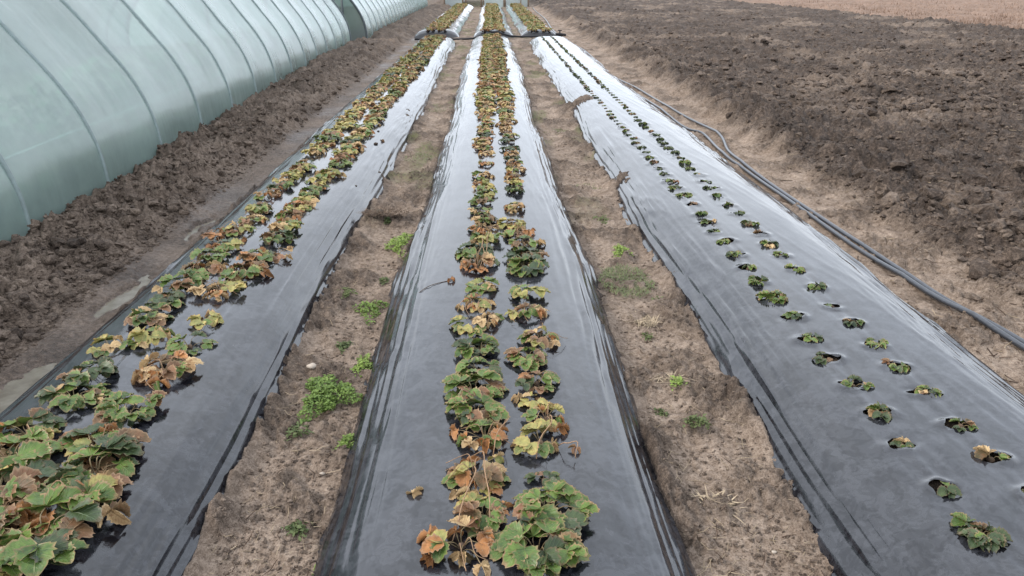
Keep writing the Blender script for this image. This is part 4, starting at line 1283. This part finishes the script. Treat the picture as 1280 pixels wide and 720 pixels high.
def polytunnel(p0, p1, nrib, label, first_dark=False, endwall=False):
    """p0, p1: foot line (x, y) of the side that faces the beds"""
    root = tag(add('polytunnel', None, None, (p0[0], p0[1], 0)), label, 'polytunnel', 'polytunnels left of the beds')
    p0 = np.array(p0, float); p1 = np.array(p1, float); ln = np.linalg.norm(p1 - p0); d = (p1 - p0) / ln
    nrm = np.array([-d[1], d[0]])           # to the left, into the tunnel
    # film cover with slight sag between hoops
    per = 8; ny_ = (nrib - 1) * per + 1
    tv = np.linspace(0, 1, ny_)
    T_, I_ = np.meshgrid(tv, np.arange(len(FULL)), indexing='ij')
    sag = np.sin(T_ * (nrib - 1) * np.pi) ** 2
    cx, cz = 2.6, 0.6
    ox, oz = FULL[I_, 0] - cx, FULL[I_, 1] - cz
    rr = np.hypot(ox, oz) + 1e-6
    amt = -0.020 * sag + 0.006 * noise2(T_ * ln * 1.5, I_ * 0.2, 181)
    fx = FULL[I_, 0] + ox / rr * (amt + 0.022); fz = FULL[I_, 1] + oz / rr * (amt + 0.022)
    X_ = d[0] * ln * T_ + nrm[0] * fx; Y_ = d[1] * ln * T_ + nrm[1] * fx
    ii = np.arange(T_.size).reshape(T_.shape)
    Ff = np.stack([ii[:-1, :-1], ii[1:, :-1], ii[1:, 1:], ii[:-1, 1:]], -1).reshape(-1, 4)
    add('film_cover', mesh_np('film_cover', np.stack([X_, Y_, fz], -1).reshape(-1, 3), Ff, [M['tunnel']]), root)
    hv = np.stack([nrm[0] * FULL[:, 0], nrm[1] * FULL[:, 0], FULL[:, 1]], 1)
    oc = np.stack([FULL[:, 0] - 2.6, FULL[:, 1] - 0.6], 1); oc /= np.linalg.norm(oc, axis=1)[:, None]; oc *= 0.016
    hv = np.stack([nrm[0] * (FULL[:, 0] + oc[:, 0]), nrm[1] * (FULL[:, 0] + oc[:, 0]), FULL[:, 1] + oc[:, 1]], 1)
    hm = tube_mesh('hoop', hv, 0.021, M['hoop'], 8)
    hmd = tube_mesh('hoop', hv, 0.032, M['dark_steel'], 6)
    for k in range(nrib):
        q = d * ln * k / (nrib - 1)
        last = (k >= nrib - 1) if not first_dark else (k == 0)
        add('hoop', hmd if last else hm, root, (q[0], q[1], 0))
    for off, hz, nm, mt, r_ in ((0.10, 0.55, 'guide_wire', 'wire', 0.004), (1.5, 2.06, 'purlin', 'steel', 0.014)):
        a = nrm * (off + 0.03)
        add(nm, tube_mesh(nm, [(a[0], a[1], hz), (a[0] + d[0] * ln / 2, a[1] + d[1] * ln / 2, hz), (a[0] + d[0] * ln, a[1] + d[1] * ln, hz)], r_, M[mt], 6), root)
    for e, mt in ((0, 'tunnel_clear'), (1, 'tunnel_clear')):
        q = d * ln * e + d * (0.01 if e == 0 else -0.01)
        Vw = np.stack([nrm[0] * FULL[:, 0] + q[0], nrm[1] * FULL[:, 0] + q[1], FULL[:, 1]], 1)
        half = len(FULL) // 2
        Fw = [(k, k + 1, len(FULL) - 2 - k, len(FULL) - 1 - k) for k in range(half)]
        Fw = [f for f in Fw if len(set(f)) == 4]
        w_ = add('end_wall', mesh_np('end_wall', Vw, np.array(Fw), [M[mt]], smooth=False), root)
        for fx_, hh in ((0.55, 1.35), (1.9, 2.2), (3.3, 2.2)):
            a = nrm * fx_ + q - d * 0.02 * (1 if e == 0 else -1)
            add('door_post', tube_mesh('door_post', [(a[0], a[1], 0), (a[0], a[1], hh / 2), (a[0], a[1], hh)], 0.03, M['dark_steel'], 6), w_)
    # crop rows inside, only dimly seen through the film
    return root, p0, d, nrm, ln


t1 = polytunnel((-2.84, 2.35), (-3.40, 19.4), 16, 'misted pale green polytunnel beside the soil bank, nearer of the two')
t2 = polytunnel((-3.20, 20.7), (-3.55, 46.0), 24, 'pale polytunnel farther back, with dark grey end wall', first_dark=True)
gi = np.random.default_rng(8)
base_v, base_f, base_uv = leaflet_arr(1.0, 0.7, 5, 1, fold=0.3, cup=0.1, droop=0.5, teeth=0.0)
bt = quads_to_tris(base_f)
for k, (off, hh, lab) in enumerate(((0.68, 0.34, 'dim green crop row inside the polytunnel, closest to the film'), (1.75, 0.45, 'dim green crop row along the middle of the polytunnel'))):
    Vs, Fs, U = [], [], []; o_ = 0
    root, p0, d, nrm, ln = t1
    for i in range(1100):
        q = p0 + d * gi.uniform(0.5, ln - 0.5) + nrm * (off + gi.uniform(-0.2, 0.2))
        dens = 0.5 + noise2(np.array([q[1] * 0.9]), np.array([off * 3.0]), 191)[0]
        if gi.random() > dens * 1.6: continue
        s = gi.uniform(0.10, 0.22)
        mt = Euler((gi.uniform(-0.6, 0.6), gi.uniform(-1.1, 0.2), gi.uniform(0, 6.28))).to_matrix().to_4x4() @ Matrix.Scale(s, 4)
        v = mat_arr(mt, base_v) + np.array([q[0], q[1], 0.12 + gi.uniform(0, hh)])
        Vs.append(v); Fs.append(bt + o_); U.append(base_uv); o_ += len(v)
    tag(add('crop_row', mesh_np('crop_row', np.concatenate(Vs), np.concatenate(Fs), [M['crop']], uv=np.concatenate(U))), lab, 'crop', 'crop rows inside the polytunnel')

# ------------------------------------------------------------------ greenhouse closing the far end
fg = tag(add('film_greenhouse', None, None, (-0.2, 47.3, 0)), 'white film greenhouse front with timber posts at the far end of the beds', 'greenhouse')
GP2 = [(-2.45, -0.2), (-2.45, 1.0), (-2.3, 1.5), (-1.9, 1.95), (-1.2, 2.3), (0, 2.45), (1.2, 2.3), (1.9, 1.95), (2.3, 1.5), (2.45, 1.0), (2.45, -0.2)]
gp = smooth_path([(a, 0, b) for a, b in GP2], 3)
ii = np.arange(len(gp) * 2).reshape(2, len(gp))
Ff = np.stack([ii[0, :-1], ii[0, 1:], ii[1, 1:], ii[1, :-1]], -1)
add('film_cover', mesh_np('film_cover', np.concatenate([gp + np.array([0, 0.03, 0]), gp + np.array([0, 14, 0])]), Ff, [M['tunnel_white']]), fg)
for a, b_ in ((-2.42, -1.36), (-0.12, 0.98), (1.14, 2.42)):
    top = lambda xx: float(np.interp(xx, gp[:, 0][2:-2], gp[:, 2][2:-2])) if abs(xx) < 2.4 else 0.9
    xs_ = np.linspace(a, b_, 8)
    Vw = [(xx, 0, -0.1) for xx in xs_] + [(xx, 0.0, top(xx)) for xx in xs_]
    Fw = [(k, k + 1, k + 9, k + 8) for k in range(7)]
    add('front_panel', mesh_np('front_panel', np.array(Vw), np.array(Fw), [M['tunnel_white']], smooth=False), fg)
for xx, w_, lean in ((-2.44, 0.05, 0), (-1.33, 0.045, 0.2), (-1.20, 0.045, 0), (-0.30, 0.05, 0), (-0.16, 0.035, 0), (1.00, 0.04, -0.25), (1.08, 0.04, 0), (2.0, 0.035, 0), (2.44, 0.05, 0)):
    add('post', tube_mesh('post', [(xx, -0.06, -0.1), (xx - lean * 0.4, -0.06, 0.7), (xx - lean, -0.06, 1.75)], w_, M['timber'], 6), fg)
add('lintel', tube_mesh('lintel', [(-2.4, -0.05, 1.85), (0, -0.05, 1.87), (2.4, -0.05, 1.85)], 0.05, M['timber'], 6), fg)
